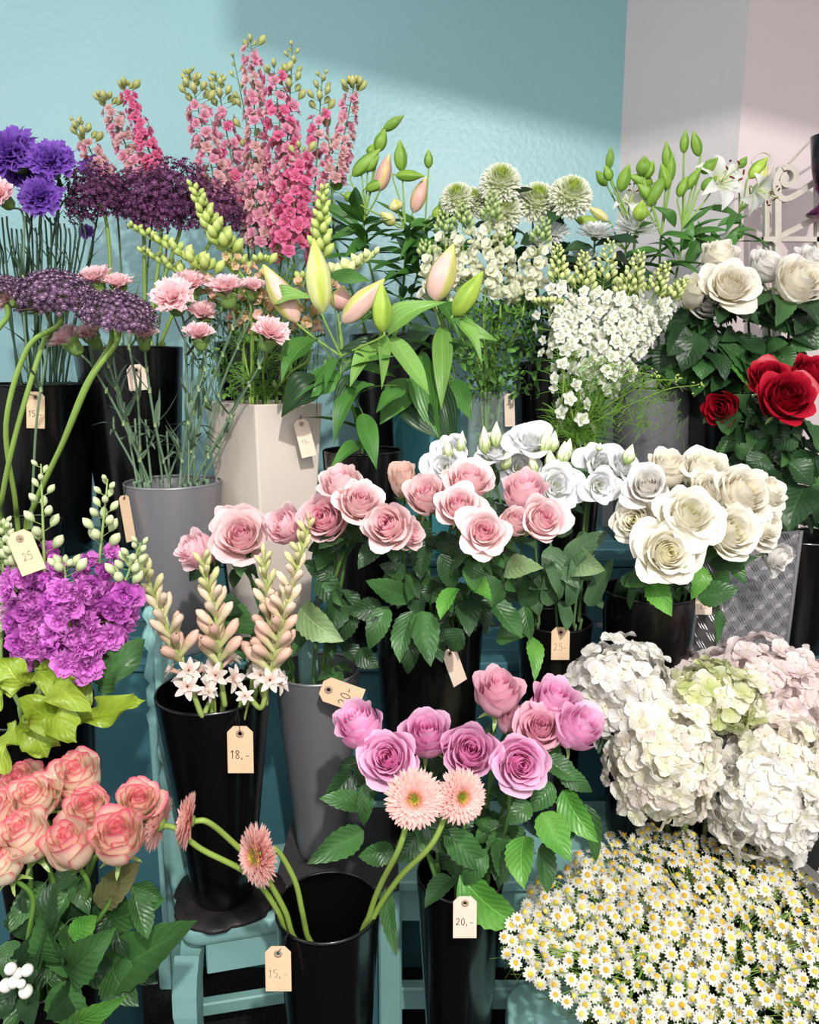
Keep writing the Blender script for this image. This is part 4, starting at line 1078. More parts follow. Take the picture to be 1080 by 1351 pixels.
# ------------------------------------------------------------------ vessels
B = {}
B['purp'] = px_bucket('bucket', 'black bucket of purple carnations at the left edge with a 15 tag', 28, 505, 1.90, 172, .95, M_BLACK, .82)
B['dark'] = px_bucket('bucket', 'black bucket of dark alliums behind the pale pink carnations', 170, 456, 2.0, 138, .95, M_BLACK, .72)
B['grey'] = px_bucket('bucket', 'light grey bucket of pale pink carnations', 228, 634, 1.66, 126, .78, M_GREY, .62)
B['fall'] = px_bucket('bucket', 'black bucket of long stemmed alliums at the left edge', 22, 690, 1.58, 116, .78, M_BLACK, .7)
B['lark'] = px_bucket('bucket', 'black bucket of pink larkspur behind the cream vase', 345, 450, 2.08, 125, .95, M_BLACK, .65)
B['lilb'] = px_bucket('bucket', 'black bucket of green budded lilies at the back', 520, 440, 2.08, 120, .95, M_BLACK, .65)
B['lil'] = px_bucket('bucket', 'black bucket of pink budded lilies beside the cream vase', 478, 592, 1.68, 106, .78, M_BLACK, .7)
B['teal'] = px_bucket('bucket', 'translucent teal bucket behind the large lily leaves', 562, 528, 1.92, 92, .95, M_TEALB, .85)
B['pom'] = px_bucket('bucket', 'black bucket of green and white pompon chrysanthemums', 722, 476, 2.10, 90, .95, M_BLACK, .7)
B['wlark'] = px_bucket('bucket', 'black bucket of white larkspur behind the lisianthus', 752, 590, 1.68, 90, .78, M_BLACK, .65)
B['wlil'] = px_bucket('bucket', 'dark grey bucket of white lilies below the top right leaves', 862, 512, 2.02, 104, .95, M_DGREY, .8)
B['wrose'] = px_bucket('bucket', 'black bucket of white roses at the upper right', 985, 516, 1.94, 150, .95, M_BLACK, .7)
B['red'] = px_bucket('bucket', 'black bucket of red roses at the right edge', 1060, 706, 1.66, 108, .78, M_BLACK, .7)
B['ivory'] = px_bucket('bucket', 'black bucket of ivory roses in front of the tread plate bucket', 858, 775, 1.44, 124, .46, M_BLACK, .66)
B['lisi'] = px_bucket('bucket', 'black bucket of white lisianthus with a 25 tag', 732, 816, 1.45, 98, .46, M_BLACK, .66)
B['mid'] = px_bucket('bucket', 'glossy black bucket of pale pink roses in the middle', 566, 812, 1.40, 144, .46, M_BLACK, .74)
B['slim'] = px_bucket('bucket', 'slim dark grey bucket with a 20 tag standing on the grey tray', 418, 880, 1.37, 114, .462, M_DGREY, .55)
B['tub'] = px_bucket('bucket', 'black bucket of tuberose standing on the teal chair with an 18 tag', 281, 908, 1.235, 150, .469, M_BLACK, .55)
B['gerb'] = px_bucket('bucket', 'wide empty-looking black bucket of pink gerberas in the front', 432, 1190, 1.0, 139, .0, M_BLACK, .5)
B['lilac'] = px_bucket('bucket', 'black bucket of lilac pink roses in the front with a 20 tag', 607, 1148, 1.09, 116, .0, M_BLACK, .5)
B['stock'] = px_bucket('bucket', 'black bucket of magenta stocks at the left edge', 45, 925, 1.20, 150, .3, M_BLACK, .7)
B['bi'] = px_bucket('bucket', 'black bucket of red edged cream roses at the lower left', 60, 1262, .98, 150, .0, M_BLACK, .7)
B['hyd'] = px_bucket('bucket', 'black bucket of hydrangeas at the right', 925, 1075, 1.30, 150, .0, M_BLACK, .7)
B['cham'] = px_bucket('bucket', 'black bucket packed with chamomile in the lower right corner', 905, 1275, 1.02, 200, .0, M_BLACK, .7)
o = thing('crate', 'low dark box under the magenta stock bucket', 'box', (at(45, 925, 1.2)[0], 1.2, 0)); c = at(45, 925, 1.2)
part('body', box(MB(), (c[0]-.11, 1.10, 0), (c[0]+.10, 1.31, .299), bev=.004), M_TEALD, o, False)

# cream square vase
Yv = 1.67; f0 = at(336, 534, Yv-.09); l0 = at(270, 531, Yv+.06); r0 = at(426, 541, Yv-.01); b0 = l0+r0-f0; zt = f0[2]; zb = .78
cs = [f0, r0, b0, l0]; cen = sum(cs)/4
def sq(sc, z): return [[*(cen+(p-cen)*sc)[:2], z] for p in cs]
mb = MB(); lev = [(.001, zb), (.64, zb), (.66, zb+.004)]+[(.66+.34*t, zb+(zt-zb)*t) for t in (.25, .5, .75, .985)]+[(1.0, zt-.002), (.985, zt), (.955, zt), (.94, zt-.004), (.60, zb+.01), (.001, zb+.01)]
def rsq(sc, z, n=5, rr=.03):
    out = []
    for i in range(4):
        p, a, b = cs[i], cs[i-1], cs[(i+1) % 4]
        for t in np.linspace(0, 1, n):
            q = (1-t)**2*(p+(a-p)*rr)+2*t*(1-t)*p+t*t*(p+(b-p)*rr); out.append([*(cen+(q-cen)*sc)[:2], z])
    return out
V = [q for s, z in lev for q in rsq(s, z)]
mb.add(V, grid_faces(20, len(lev), True)); o = thing('square_vase', 'cream ceramic square tapered vase left of centre', 'vase', (cen[0], cen[1], zb)); part('body', mb, M_CREAM, o, False)
B['cream'] = Bucket(V3(cen[0], cen[1], zt), .075, zb+.01, .05)
# glass cylinder with white snapdragons
gc = at(645, 516, 1.93); gr = 28*mpp(gc); o = thing('glass_vase', 'clear glass cylinder vase of white snapdragons', 'vase', (gc[0], gc[1], .95)); mb = MB()
lathe(mb, [(.001, .95), (gr*.98, .95), (gr, .955), (gr, gc[2]-.003), (gr-.001, gc[2])], (gc[0], gc[1], 0), 40); part('body', mb, M_GLASS, o); B['glass'] = Bucket(gc, gr-.006, .975, gr-.008)
# tread-plate square bucket
yt = 1.56; F0 = at(956, 715, yt-.06); R0 = at(1056, 700, yt-.02); L0 = at(886, 705, yt+.02); zt2 = R0[2]; zb2 = .46
F0[2] = R0[2] = L0[2] = zt2; B0 = L0+R0-F0
o = thing('square_bucket', 'tall square aluminium tread-plate bucket behind the hydrangeas', 'bucket', (*((F0+B0)/2)[:2], zb2))
mb = MB(); cs = [F0, R0, B0, L0]; cen = sum(cs)/4
lev = [(.001, zb2), (.88, zb2), (.995, zt2), (.97, zt2), (.86, zb2+.01), (.001, zb2+.01)]
mb.add([q for s, z in lev for q in sq(s, z)], grid_faces(4, len(lev), True)); part('body', mb, M_ALU, o, False)
mb = MB()
for (a_, b_) in ((F0, R0), (L0, F0)):
    top = np.array([cen+(a_-cen)*.995, cen+(b_-cen)*.995]); bo = np.array([cen+(a_-cen)*.88, cen+(b_-cen)*.88]); bo[:, 2] = zb2
    W = np.linalg.norm(b_-a_); Hh = zt2-zb2; nn = unit(np.cross(b_-a_, UP)); nx = int(W/.021); nz = int(Hh/.021)
    for i in range(nx):
        for j in range(nz):
            s_ = 1 if (i+j) % 2 else -1
            for q in (-1, 0, 1):
                uc, vc_ = (i+.5)/nx+q*.30/nx, (j+.5)/nz-s_*q*.0
                def pt(u, v): return (bo[0]*(1-u)+bo[1]*u)*(1-v)+(top[0]*(1-u)+top[1]*u)*v
                du, dv = .34/nx, .46/nz*s_; p = [pt(np.clip(uc+du*t, 0.01, .99), np.clip(vc_+dv*t, .005, .995))+nn*(.0001+h) for t, h in ((-1, 0), (-.5, .0011), (.5, .0011), (1, 0))]
                tube(mb, p, [.0003, .0012, .0012, .0003], None, sides=4)
part('tread_pattern', mb, M_ALU, o, False, kind='stuff')
for p in (R0, F0, L0):
    mb = MB(); a = cen+(p-cen)*1.0; b = cen+(p-cen)*.885; b[2] = zb2; tube(mb, [b, a], .005, sides=6, cap=True); part('corner_strip', mb, M_ALU, o)
B['tread'] = Bucket(V3(cen[0], cen[1], zt2), .07, zb2+.012, .05)
# ------------------------------------------------------------------ flowers, front rows
F_ = V3(0, -1, .35); U_ = V3(0, -.35, 1)
# lilac pink roses
LR = [(475, 959, 1.04, 31, 'lilac', 'half', (-.25, -.45, .9), 'lilac rose at the far left of the front bunch, half open, above its neighbour', 0),
      (512, 1001, 1.00, 37, 'lilac', 'open', (-.15, -1, .75), 'open lilac rose directly above the front facing gerbera', 1),
      (562, 971, 1.05, 30, 'lilac', 'half', (0, -.7, .9), 'half open lilac rose just above and behind the two gerberas', 2),
      (620, 992, 1.02, 33, 'lilac', 'half', (.0, -1, .75), 'lilac rose above the right hand gerbera with a spiral of upright petals', 3),
      (686, 1008, 1.00, 36, 'lilac', 'open', (.05, -1, .45), 'round fully open lilac rose lowest on the right of its bunch', 0),
      (657, 917, 1.12, 30, 'palelilac', 'half', (.0, -.5, 1), 'pale lilac rose standing highest in the front bunch', 1),
      (712, 962, 1.08, 32, 'palelilac', 'open', (-.1, -.8, .8), 'paler dusty lilac rose between the round one and the rightmost one', 2),
      (762, 962, 1.06, 33, 'lilac', 'half', (.35, -.6, .8), 'rightmost lilac rose, beside the white hydrangea', 1),
      (730, 930, 1.12, 30, 'lilac', 'half', (.05, -.5, .9), 'lilac rose at the back right, just above the dusty one', 3),
      (672, 951, 1.13, 17, 'palelilac', 'bud', (.1, -.6, .9), 'small pale lilac rosebud under the highest rose', 0)]
LF = [rose(B['lilac'], *e[:7], e[7], e[8], nleaf=2, lsize=.055) for e in LR]
ell(LF[0], [(482, 1062, 421, 1053, 30), (480, 1096, 407, 1138, 38, .96), (486, 1030, 478, 1092, 24), (520, 1122, 472, 1130, 34), (508, 1172, 523, 1262, 24, .93)], 1.02, pal='rose')
ell(LF[2], [(596, 1158, 560, 1196, 32, .97), (552, 1100, 520, 1140, 34), (560, 1085, 600, 1130, 34)], 1.03, pal='dark')
ell(LF[3], [(606, 1154, 688, 1224, 62, .99, 'fresh'), (585, 1095, 645, 1150, 42), (640, 1120, 610, 1170, 34), (655, 1105, 668, 1165, 40)], 1.02, pal='rose')
ell(LF[4], [(692, 1103, 690, 1172, 46, .93, 'fresh'), (714, 1072, 752, 1134, 44, .94, 'fresh'), (700, 1060, 668, 1085, 30), (716, 1110, 722, 1180, 36)], 1.00)
ell(LF[7], [(742, 1042, 788, 1112, 42, .98, 'fresh'), (728, 1032, 700, 1072, 34), (735, 1015, 782, 1046, 28), (720, 1000, 762, 1030, 36), (750, 1060, 740, 1120, 36), (770, 1060, 790, 1140, 30)], 1.04, pal='rose')
# gerberas
GB = B['gerb']
def gpath(*q): return [at(*p) for p in q]+[V3(GB.rc[0], GB.rc[1]+.01, GB.z0+.02)]
for px, py, Y, r, d, var, lab, pth in (
    (546, 1053, .905, 41, (.02, -1, .42), 0, 'pink double gerbera facing the viewer, in front of the lilac roses', [(528, 1115, .92), (503, 1165, .95), (488, 1205, .97), (470, 1280, .99)]),
    (606, 1050, .925, 38, (.40, -1, .35), 1, 'pink double gerbera half hidden behind the front one, turned right', [(572, 1110, .93), (525, 1160, .95), (490, 1215, .975), (465, 1290, .99)]),
    (344, 1127, .93, 43, (-.85, -.75, .20), 2, 'pink double gerbera turned left above the rim of the open black bucket', [(388, 1160, .96), (398, 1200, .97), (404, 1230, .985), (420, 1300, .99)]),
    (252, 1083, .90, 38, (-1, -.28, .25), 0, 'pink double gerbera seen from the side, left of the fluted chair post', [(300, 1105, .93), (345, 1150, .96), (375, 1200, .98), (385, 1232, .985), (410, 1300, .99)]),
    (213, 1088, .93, 37, (-1, .10, .25), 1, 'leftmost pink double gerbera, edge on beside the red edged roses', [(265, 1120, .94), (330, 1155, .96), (365, 1200, .98), (378, 1236, .99), (405, 1300, 1.0)])):
    c = at(px, py, Y); s = r*mpp(c); dd = unit(d)
    F = Flower('gerbera', lab, 'gerbera', GB.rc*V3(1, 1, 0)+V3(0, 0, GB.z0+.02)); M = fr(c, dd, px, s)
    F.bloom(gerbera_mesh(var), M); new('disc', gerbera_disc(), M, F.o)
    P = catmull([c-dd*s*.10, c-dd*s*.55]+gpath(*pth), 7); F.tube(P, .0038, .0044, '#8FA84E', 8, col2='#7A963E'); F.done()
mb_ = None
# red edged cream roses
BR = [(35, 1107, .86, 34, 'bi', 'half', (-.1, -.45, 1), 'cream rose with red edges, front left, upright petals', 0), (93, 1118, .85, 30, 'bi2', 'bud', (.0, -.45, 1), 'narrow red tipped cream rosebud at the front centre of its bunch', 1),
      (156, 1108, .86, 34, 'bi2', 'half', (.15, -.45, 1), 'red edged rose at the front right of its bunch beside the gerbera', 2), (45, 1056, .92, 36, 'bi', 'open', (-.05, -.45, 1), 'wide open salmon edged rose in the middle row at the left', 1),
      (117, 1068, .92, 33, 'bi2', 'open', (.05, -.45, 1), 'salmon pink rose with open centre in the middle of its bunch', 3), (104, 1030, .96, 33, 'bi', 'half', (.0, -.45, 1), 'topmost red edged rose of the lower left bunch', 2),
      (28, 1034, .97, 32, 'bi2', 'open', (-.1, -.45, 1), 'red edged rose at the upper left under the lime leaves', 0), (72, 1042, .98, 28, 'bi', 'half', (0, -.45, 1), 'small salmon rose tucked behind the topmost one on its left', 3),
      (182, 1060, .92, 30, 'bi2', 'open', (.3, -.45, 1), 'red edged rose at the far right of its bunch with petals leaning right', 1), (-2, 1075, .90, 34, 'bi2', 'open', (-.2, -.45, 1), 'pink red rose cut by the left edge, middle row', 2),
      (2, 1140, .84, 30, 'bi', 'half', (-.2, -.45, 1), 'cream and red rose cut by the left edge, lowest of its bunch', 3)]
BF = [rose(B['bi'], *e[:7], e[7], e[8], nleaf=2, lsize=.06, stemcol='#6F9A42') for e in BR]
ell(BF[2], [(142, 1214, 217, 1186, 40, .88), (140, 1288, 247, 1221, 66, .86), (150, 1268, 172, 1326, 60, .86), (128, 1196, 186, 1136, 42, .86, 'brown')], .92, pal='rose')
ell(BF[1], [(90, 1286, 150, 1226, 54, .82), (82, 1270, 48, 1214, 48, .84), (92, 1351, 160, 1322, 30, .80, 'fresh'), (95, 1240, 128, 1208, 36, .88, 'fresh'), (60, 1230, 70, 1160, 34, .9, 'dark')], .88, pal='rose')
ell(BF[0], [(30, 1290, 60, 1220, 40, .85, 'dark'), (55, 1300, 35, 1350, 44, .82, 'dark'), (20, 1240, 2, 1290, 36, .86), (105, 1300, 60, 1345, 40, .83, 'dark'), (30, 1240, 30, 1180, 36, .9, 'dark')], .90, pal='rose')
ell(BF[4], [(100, 1230, 112, 1155, 40, .92, 'dark'), (125, 1240, 150, 1180, 40, .92, 'dark'), (160, 1250, 200, 1300, 50, .9, 'dark')], .94)
# white berries
F = Flower('berry_sprig', 'sprig of white waxy berries in the lower left corner', 'berries', at(40, 1330, .9)); c0 = at(55, 1340, .88)
F.tube(catmull([at(40, 1345, .9), at(35, 1320, .86), at(28, 1290, .83)], 5), .0015)
for i, (x, y, r) in enumerate(((14, 1278, 8), (24, 1284, 7), (8, 1300, 9), (18, 1296, 8), (36, 1280, 8), (34, 1308, 9), (28, 1298, 6))):
    p = at(x, y, .82+.004*(i % 3)); F.tube([at(30, 1310, .86), p], .0009); mb = MB(); mb.tpl(sphere(12, 9, '#F1EEE6'), T4(p)@scl(r*mpp(p))); part('berry', mb, M_BUD, F.o)
F.done()

# tuberose
def tuberose(top, bot, Y, label, n, R, seed, openlow=3, nopen_side=1):
    n = int(n*1.0)
    r = rs(seed); a = at(*top, Y); b = at(*bot, Y); k = mpp(a); S = catmull([b, (a+b)/2+V3(.004*r.randn(), 0, 0), a], 12); P = B['tub'].path(b, a-b, .04, seed=seed)
    F = Flower('tuberose', label, 'tuberose', P[-1]); Q = np.vstack([S[::-1][:-1], P]); F.tube(Q, np.r_[np.linspace(.002, .0042, len(S)-1), np.full(len(P), .0045)], None, '#9AA860', 7, col2='#7F9C4A')
    L = np.linalg.norm(a-b)
    for i in range(n):
        t = i/(n-1); x = t*(len(S)-1); j = min(int(x), len(S)-2); p = S[j]*(1-(x-j))+S[j+1]*(x-j); th = i*2.39996+r.randn()*.2
        d = unit(V3(math.cos(th), math.sin(th)-.25, 1.0+1.0*t)); s = R*k*(1.05-.62*t)
        if i < openlow: new('floret', tub_open(), fr(p, unit(d*V3(1.3, 1.6, .55)), th, s*.66), F.o)
        else: new('bud', tub_bud(0 if t < .45 else (1 if t < .75 else 2)), fr(p, d*V3(.95, .95, 1), th, s*1.9, s*1.9), F.o)
    F.done()
tuberose((268, 742), (292, 900), 1.17, 'tuberose spike with pink green buds, tallest on the left of the black bucket', 27, 29, 1, 4)
tuberose((408, 694), (352, 905), 1.17, 'tuberose spike leaning right, topped with yellow green buds', 41, 27, 2, 3)
tuberose((348, 738), (350, 900), 1.20, 'shorter tuberose spike just left of the one leaning right', 28, 27, 3, 3)
tuberose((188, 748), (255, 915), 1.14, 'tuberose spike leaning left over the bucket rim, flowers open', 27, 29, 4, 6)
for x, y, d, lab in ((278, 912, (-.1, -1, 1.2), 'single open white tuberose flower low on the left inside the bucket rim'), (322, 915, (.3, -1, .9), 'single open white tuberose star at the middle of the bucket rim')):
    c = at(x, y, 1.14); F = Flower('tuberose', lab, 'tuberose', B['tub'].rc-V3(0, 0, .25)); new('floret', tub_open(), fr(c-V3(0, 0, .01), d, x, .016), F.o)
    F.tube(catmull([c-V3(0, 0, .01), c-V3(0, -.02, .03), B['tub'].rc-V3(0, 0, .25)], 5), .0022, col='#8FA050'); F.done()

# magenta stocks with lime leaves
SK = [stock_floret('#CC62C4', '#E88EE0', v) for v in range(3)]+[stock_floret('#B04CAC', '#D86ED2', 3)]
SP = [stock_floret('#D9A8C8', '#E3C6D8', 0), stock_floret('#C8D0A0', '#E0E2C4', 1)]
def stk(top, bot, Y, n, lab, fl=SK, bf=.42, nb=16, flr=20, R=30, cur=0.0): return spike('stock', 'stock', lab, B['stock'], top, bot, Y, n, fl, flr, R, nb, 13, ('#A3B57A', '#D2DBAE'), budfrac=bf, stemcol='#8FA860', stem_r=.0035, curve=cur, taper=.3, budp=1.0)
S1 = stk((54, 612), (62, 850), 1.08, 20, 'magenta stock with the tallest pale bud spike, far left', bf=.48, nb=13)
S2 = stk((142, 632), (120, 850), 1.09, 22, 'magenta stock with a bud spike rising beside the teal gap', bf=.42, nb=16)
S3 = stk((186, 716), (118, 880), 1.04, 24, 'magenta stock leaning right with buds beside the tuberose', bf=.36, nb=18, flr=25, R=34)
S4 = stk((20, 712), (48, 880), 1.06, 24, 'magenta stock low at the left edge beneath the pale tag', bf=.25, nb=14, flr=22)
S5 = stk((85, 745), (95, 880), 1.01, 26, 'short magenta stock in the middle front of its bunch', bf=.12, nb=8, flr=25, R=36)
S6 = stk((5, 690), (2, 830), 1.12, 16, 'pale yellow pink stock at the left edge beside the tag', SP, .5, 30, 12, 26)
ell(S5, [(40, 908, 4, 872, 46, .98, 'lime'), (48, 884, 112, 932, 40, .94, 'lime'), (92, 962, 30, 925, 44, .93, 'lime'), (32, 946, 64, 1003, 42, .94, 'lime'), (22, 948, 4, 1018, 40, .95, 'lime'), (95, 955, 190, 922, 36, .96, 'lime'),
         (66, 930, 92, 970, 44, .93, 'lime'), (20, 900, -20, 940, 44, .96, 'lime')], 1.00, 'wave', 'lime')
ell(S3, [(124, 915, 184, 850, 44, 1.02, 'rose'), (85, 905, 60, 868, 34, 1.0, 'lime'), (110, 930, 80, 880, 44, .98, 'lime')], 1.04, 'wave', 'lime')

# chamomile
cr = rs(12)
def cham_head():
    def mk():
        mb = MB(); whorl(mb, 12, .02, 0, dict(L=1.0, W=.37, nu=3, nv=4, cup=.15, base=.6, c0='#E2E2D2', c1='#E9E7E2', bend=-.12), rs(4), .06)
        whorl(mb, 5, -.9, 0, dict(L=.3, W=.3, nu=3, nv=3, c0='#7F9A50', c1='#7F9A50'), rs(5)); return mb.build('flower_head', M_PET)
    return cached('chm', mk)
def cham_disc(v):
    def mk():
        mb = MB(); c = ('#EBCB3E', '#E3B638', '#EBD868')[v]; mb.tpl(sphere(9, 7, c), T4((0, 0, .08))@scl(.35, .35, .25)); n = 26; f = (np.arange(n)+.5)/n; th = np.arange(n)*2.4; q = np.sin(f*1.4)
        D = np.stack([q*np.cos(th), q*np.sin(th), np.cos(f*1.4)], -1); mb.many(sphere(5, 4, c), frames(D*V3(.35, .35, .25)+V3(0, 0, .08), D, 0, .055)); return mb.build('disc', M_BUD)
    return cached(('chd', v), mk)
def inside(x, y):
    top = np.interp(x, [664, 700, 740, 790, 850, 900, 960, 1010, 1050, 1090], [1235, 1170, 1150, 1112, 1090, 1098, 1102, 1120, 1140, 1150]); bot = np.interp(x, [664, 700, 740, 800, 860], [1262, 1290, 1325, 1360, 1375])
    return top+5*math.sin(x*.13)+3*math.sin(x*.31) < y < bot
pts = []
while len(pts) < 520:
    for _ in range(400):
        x, y = cr.uniform(664, 1100), cr.uniform(1085, 1375); m = 8.3+5.4*(y-1090)/260
        if inside(x, y) and all((x-q[0])**2+((y-q[1])*1.1)**2 > m*m for q in pts[-470:]): pts.append((x, y)); break
    else: break
def chamY(x, y): return 1.26-.40*((y-1090)/270)**.8-.03*abs((x-890)/200)**2+cr.randn()*.012
cells = {}
for x, y in pts: cells.setdefault((int((x-660)//55), int((y-1080)//46)), []).append((x, y))
CB = B['cham']
crow = {j: sorted(c for c, d in cells if d == j) for _, j in cells}; nrow = max(crow)
for (ci, cj), L in sorted(cells.items()):
    place = ('frontmost row' if cj == nrow else 'rearmost row' if cj == min(crow) else ORD[nrow-cj]+' row from the front')+', '+ORD[crow[cj].index(ci)]+' from the left'
    W = [at(x, y, chamY(x, y)) for x, y in L]; cen = sum(W)/len(W); node = cen*.62+CB.rc*.38+V3(0, 0, -.02); node[2] = min(node[2], cen[2]-.03)
    P = CB.path(node, unit(node-CB.rc)+V3(0, 0, .5), .03, seed=ci*9+cj)
    F = Flower('chamomile_sprig', 'chamomile sprig with small white daisies, '+place, 'chamomile', P[-1], 'chamomile sprigs in the lower right bunch')
    F.tube(P, .0015, .0018, '#6B8A3C', 5); st_ = MB()
    for (x, y), p in zip(L, W):
        k = mpp(p); s = (8.9+1.9*cr.rand())*k*(1.0 if y > 1150 else .9); out = unit(p-CB.rc); d = unit(out*.35+V3(0, -.6, .65)+cr.randn(3)*.36)
        M = fr(p, d, cr.rand()*6, s); h = new('flower_head', cham_head(), M, F.o); new('disc', cham_disc(cr.randint(3)), M, h)
        F.tube(catmull([node, (node+p)/2+V3(0, 0, .008)-d*.01, p-d*.02, p-d*s*.1], 4), .0008, .0007, '#7A9A46', 4)
    F.done()
fo = MB()
ft = []
for i in range(900):
    x, y = cr.uniform(668, 1100), cr.uniform(1095, 1375)
    if not inside(x, y): continue
    p = at(x, y, chamY(x, y)+.02+.05*cr.rand())-V3(0, 0, .01); d = unit(p-CB.rc+V3(0, -.1, .2)+cr.randn(3)*.15)
    for j in range(3): 
        e = p+unit(d+cr.randn(3)*.6)*(.012+.018*cr.rand()); tube(fo, [p-d*.03, p, e], .0007, .0004, hexc('#5F8236')*(.6+.6*cr.rand()), 3)
bl = blob(6, 5, '#8FA050', '#DDE0B0'); Ps = []
for i in range(700):
    x, y = cr.uniform(668, 1100), cr.uniform(1095, 1375)
    if inside(x, y): Ps.append(at(x, y, chamY(x, y)+.012))
fo.many(bl, frames(Ps, np.tile(V3(0, -.4, 1), (len(Ps), 1))+cr.randn(len(Ps), 3)*.4, 0, .0055))
o = new('chamomile_foliage', fo.build('chamomile_foliage', M_STEM), None, None, 'feathery green chamomile stems and unopened buds filling the lower right bunch', 'foliage', kind='stuff')

# hydrangeas
WH = [('#EAE7DA', '#F5F2F2'), ('#ECE9DE', '#F4F1F1'), ('#E6E2D0', '#F4F2F0')]; CRM = [('#ECE7CC', '#F6F2EA'), ('#E6E6C4', '#F5F3EC'), ('#EEE9D8', '#F6F4F0'), ('#EDE2D4', '#F5EEE9')]
PK = [('#E6D6D0', '#F3E6E5'), ('#E8D9D5', '#F4EAE8'), ('#E2CFCB', '#F0DFDF')]; GR = [('#BAC672', '#DDDDB6'), ('#CAD088', '#E4E3CC')]+CRM[:1]
HB = B['hyd']
hydrangea(HB, 905, 888, 1.40, 40, 28, (0, -1, .6), 'dusty pink hydrangea mostly hidden behind the others', PK, 60, 14, 6)
hydrangea(HB, 1008, 912, 1.30, 84, 62, (0, -1, .6), 'pinkish white hydrangea, largest and highest on the right', PK, 150, 14.5, 4)
hydrangea(HB, 1066, 950, 1.28, 36, 50, (0, -1, .6), 'pinkish hydrangea cut by the right edge', PK, 60, 14.5, 7)
hydrangea(HB, 820, 912, 1.24, 66, 66, (-.3, -1, .6), 'pure white hydrangea on the left beside the lilac roses', WH, 130, 15, 1)
hydrangea(HB, 945, 920, 1.22, 58, 42, (0, -1, .6), 'greenish cream hydrangea in the middle with lime edges', GR, 90, 15.5, 5)
hydrangea(HB, 876, 1010, 1.16, 66, 80, (0, -1, .4), 'large cream white hydrangea hanging low in front left', CRM, 170, 15.5, 2)
hydrangea(HB, 1022, 1000, 1.20, 58, 58, (0, -1, .4), 'cream hydrangea right of the dark gap above the lowest one', CRM, 110, 15.5, 8)
H3 = hydrangea(HB, 1012, 1066, 1.14, 62, 62, (0, -1, .4), 'white hydrangea lowest on the right, touching the chamomile', WH, 120, 17, 3)
ell(H3, [(960, 1000, 945, 1075, 40, 1.2, 'dark'), (955, 985, 970, 1050, 34, 1.22, 'rose'), (790, 960, 812, 1010, 36, 1.22, 'dark')], 1.24, join=True)
# ------------------------------------------------------------------ flowers, middle rows
PR = [(450, 643, 1.20, 28, 'pink', 'half', (-.1, -.6, .9), 'pale pink rose standing highest on the left of the middle bunch', 0, 'slim'), (474, 664, 1.17, 33, 'pink', 'open', (.2, -.8, .7), 'open pale pink rose just right of the highest one at the left', 1, 'slim'),
      (428, 686, 1.20, 30, 'deeppink', 'half', (-.1, -.9, .4), 'deeper pink rose over the slim grey bucket with a blush under side', 2, 'slim'), (381, 696, 1.24, 26, 'deeppink', 'half', (-.5, -.8, .5), 'deeper pink rose in front of the cream vase, leaning left', 3, 'slim'),
      (512, 694, 1.15, 31, 'pink', 'half', (-.2, -1, .4), 'pale pink rose with petals peeling away at its right', 0, 'mid'), (535, 705, 1.19, 22, 'pink', 'half', (.6, -.8, .2), 'small pink rose with a drooping outer petal, touching the peeling one', 1, 'mid'),
      (533, 637, 1.30, 19, 'blush', 'bud', (0, -.7, .9), 'small greenish blush rosebud at the top of the middle bunch', 1, 'mid'), (562, 656, 1.24, 26, 'pink', 'half', (-.1, -.8, .6), 'blush pink closed rose between the bud and the open ones', 2, 'mid'),
      (618, 637, 1.25, 31, 'pink', 'open', (.1, -.7, .8), 'open pink rose at the top, below the white lisianthus', 0, 'mid'), (604, 668, 1.19, 32, 'pink', 'open', (-.1, -.9, .7), 'pink rose with bright centre, left above the most open one', 3, 'mid'),
      (638, 702, 1.13, 35, 'pink', 'full', (.05, -1, .5), 'fully open pink rose facing the viewer at the centre of the photo', 1, 'mid'), (678, 690, 1.17, 19, 'pink', 'half', (.2, -.8, .6), 'small pink rose between the central one and the right pair', 2, 'mid'),
      (690, 652, 1.23, 28, 'deeppink', 'half', (.0, -.6, .9), 'pink rose behind at the upper right of the middle bunch', 0, 'mid'), (715, 686, 1.16, 34, 'pink', 'open', (.15, -1, .5), 'rightmost open pink rose, in front of the white lisianthus', 2, 'mid'),
      (318, 708, 1.27, 36, 'pink', 'open', (.1, -1, .6), 'large pink rose behind the tuberose with pink heart', 0, 'slim'), (305, 690, 1.32, 22, 'pink', 'half', (-.1, -.7, .8), 'small pink rose on top of the large one behind the tuberose', 1, 'slim'),
      (263, 728, 1.30, 24, 'deeppink', 'half', (-.6, -.7, .4), 'pink rose left of the large one, in front of the light grey bucket', 2, 'slim')]
PF = [rose(B[e[9]], *e[:7], e[7], e[8], nleaf=3, lsize=.06, leafpal=('rose', 'dark', 'dark')) for e in PR]
ell(PF[4], [(545, 806, 526, 874, 38, 1.16), (557, 806, 567, 876, 40, 1.14), (512, 800, 484, 856, 34, 1.18), (542, 790, 482, 766, 34, 1.17), (535, 760, 500, 745, 26, 1.2, 'dark'), (505, 800, 460, 810, 34, 1.2, 'dark'), (540, 840, 538, 892, 26, 1.2, 'dark')], 1.21)
ell(PF[10], [(602, 776, 580, 816, 30, 1.13, 'fresh'), (622, 765, 646, 788, 26, 1.12, 'fresh'), (655, 800, 640, 755, 36, 1.16), (650, 792, 688, 842, 40, 1.14), (666, 752, 715, 748, 34, 1.1, 'pale'), (655, 842, 690, 836, 30, 1.16), (702, 840, 707, 895, 24, 1.12, 'fresh'), (690, 800, 700, 845, 26, 1.15),
             (580, 730, 600, 780, 30, 1.2, 'dark'), (610, 830, 590, 860, 34, 1.2, 'dark')], 1.19)
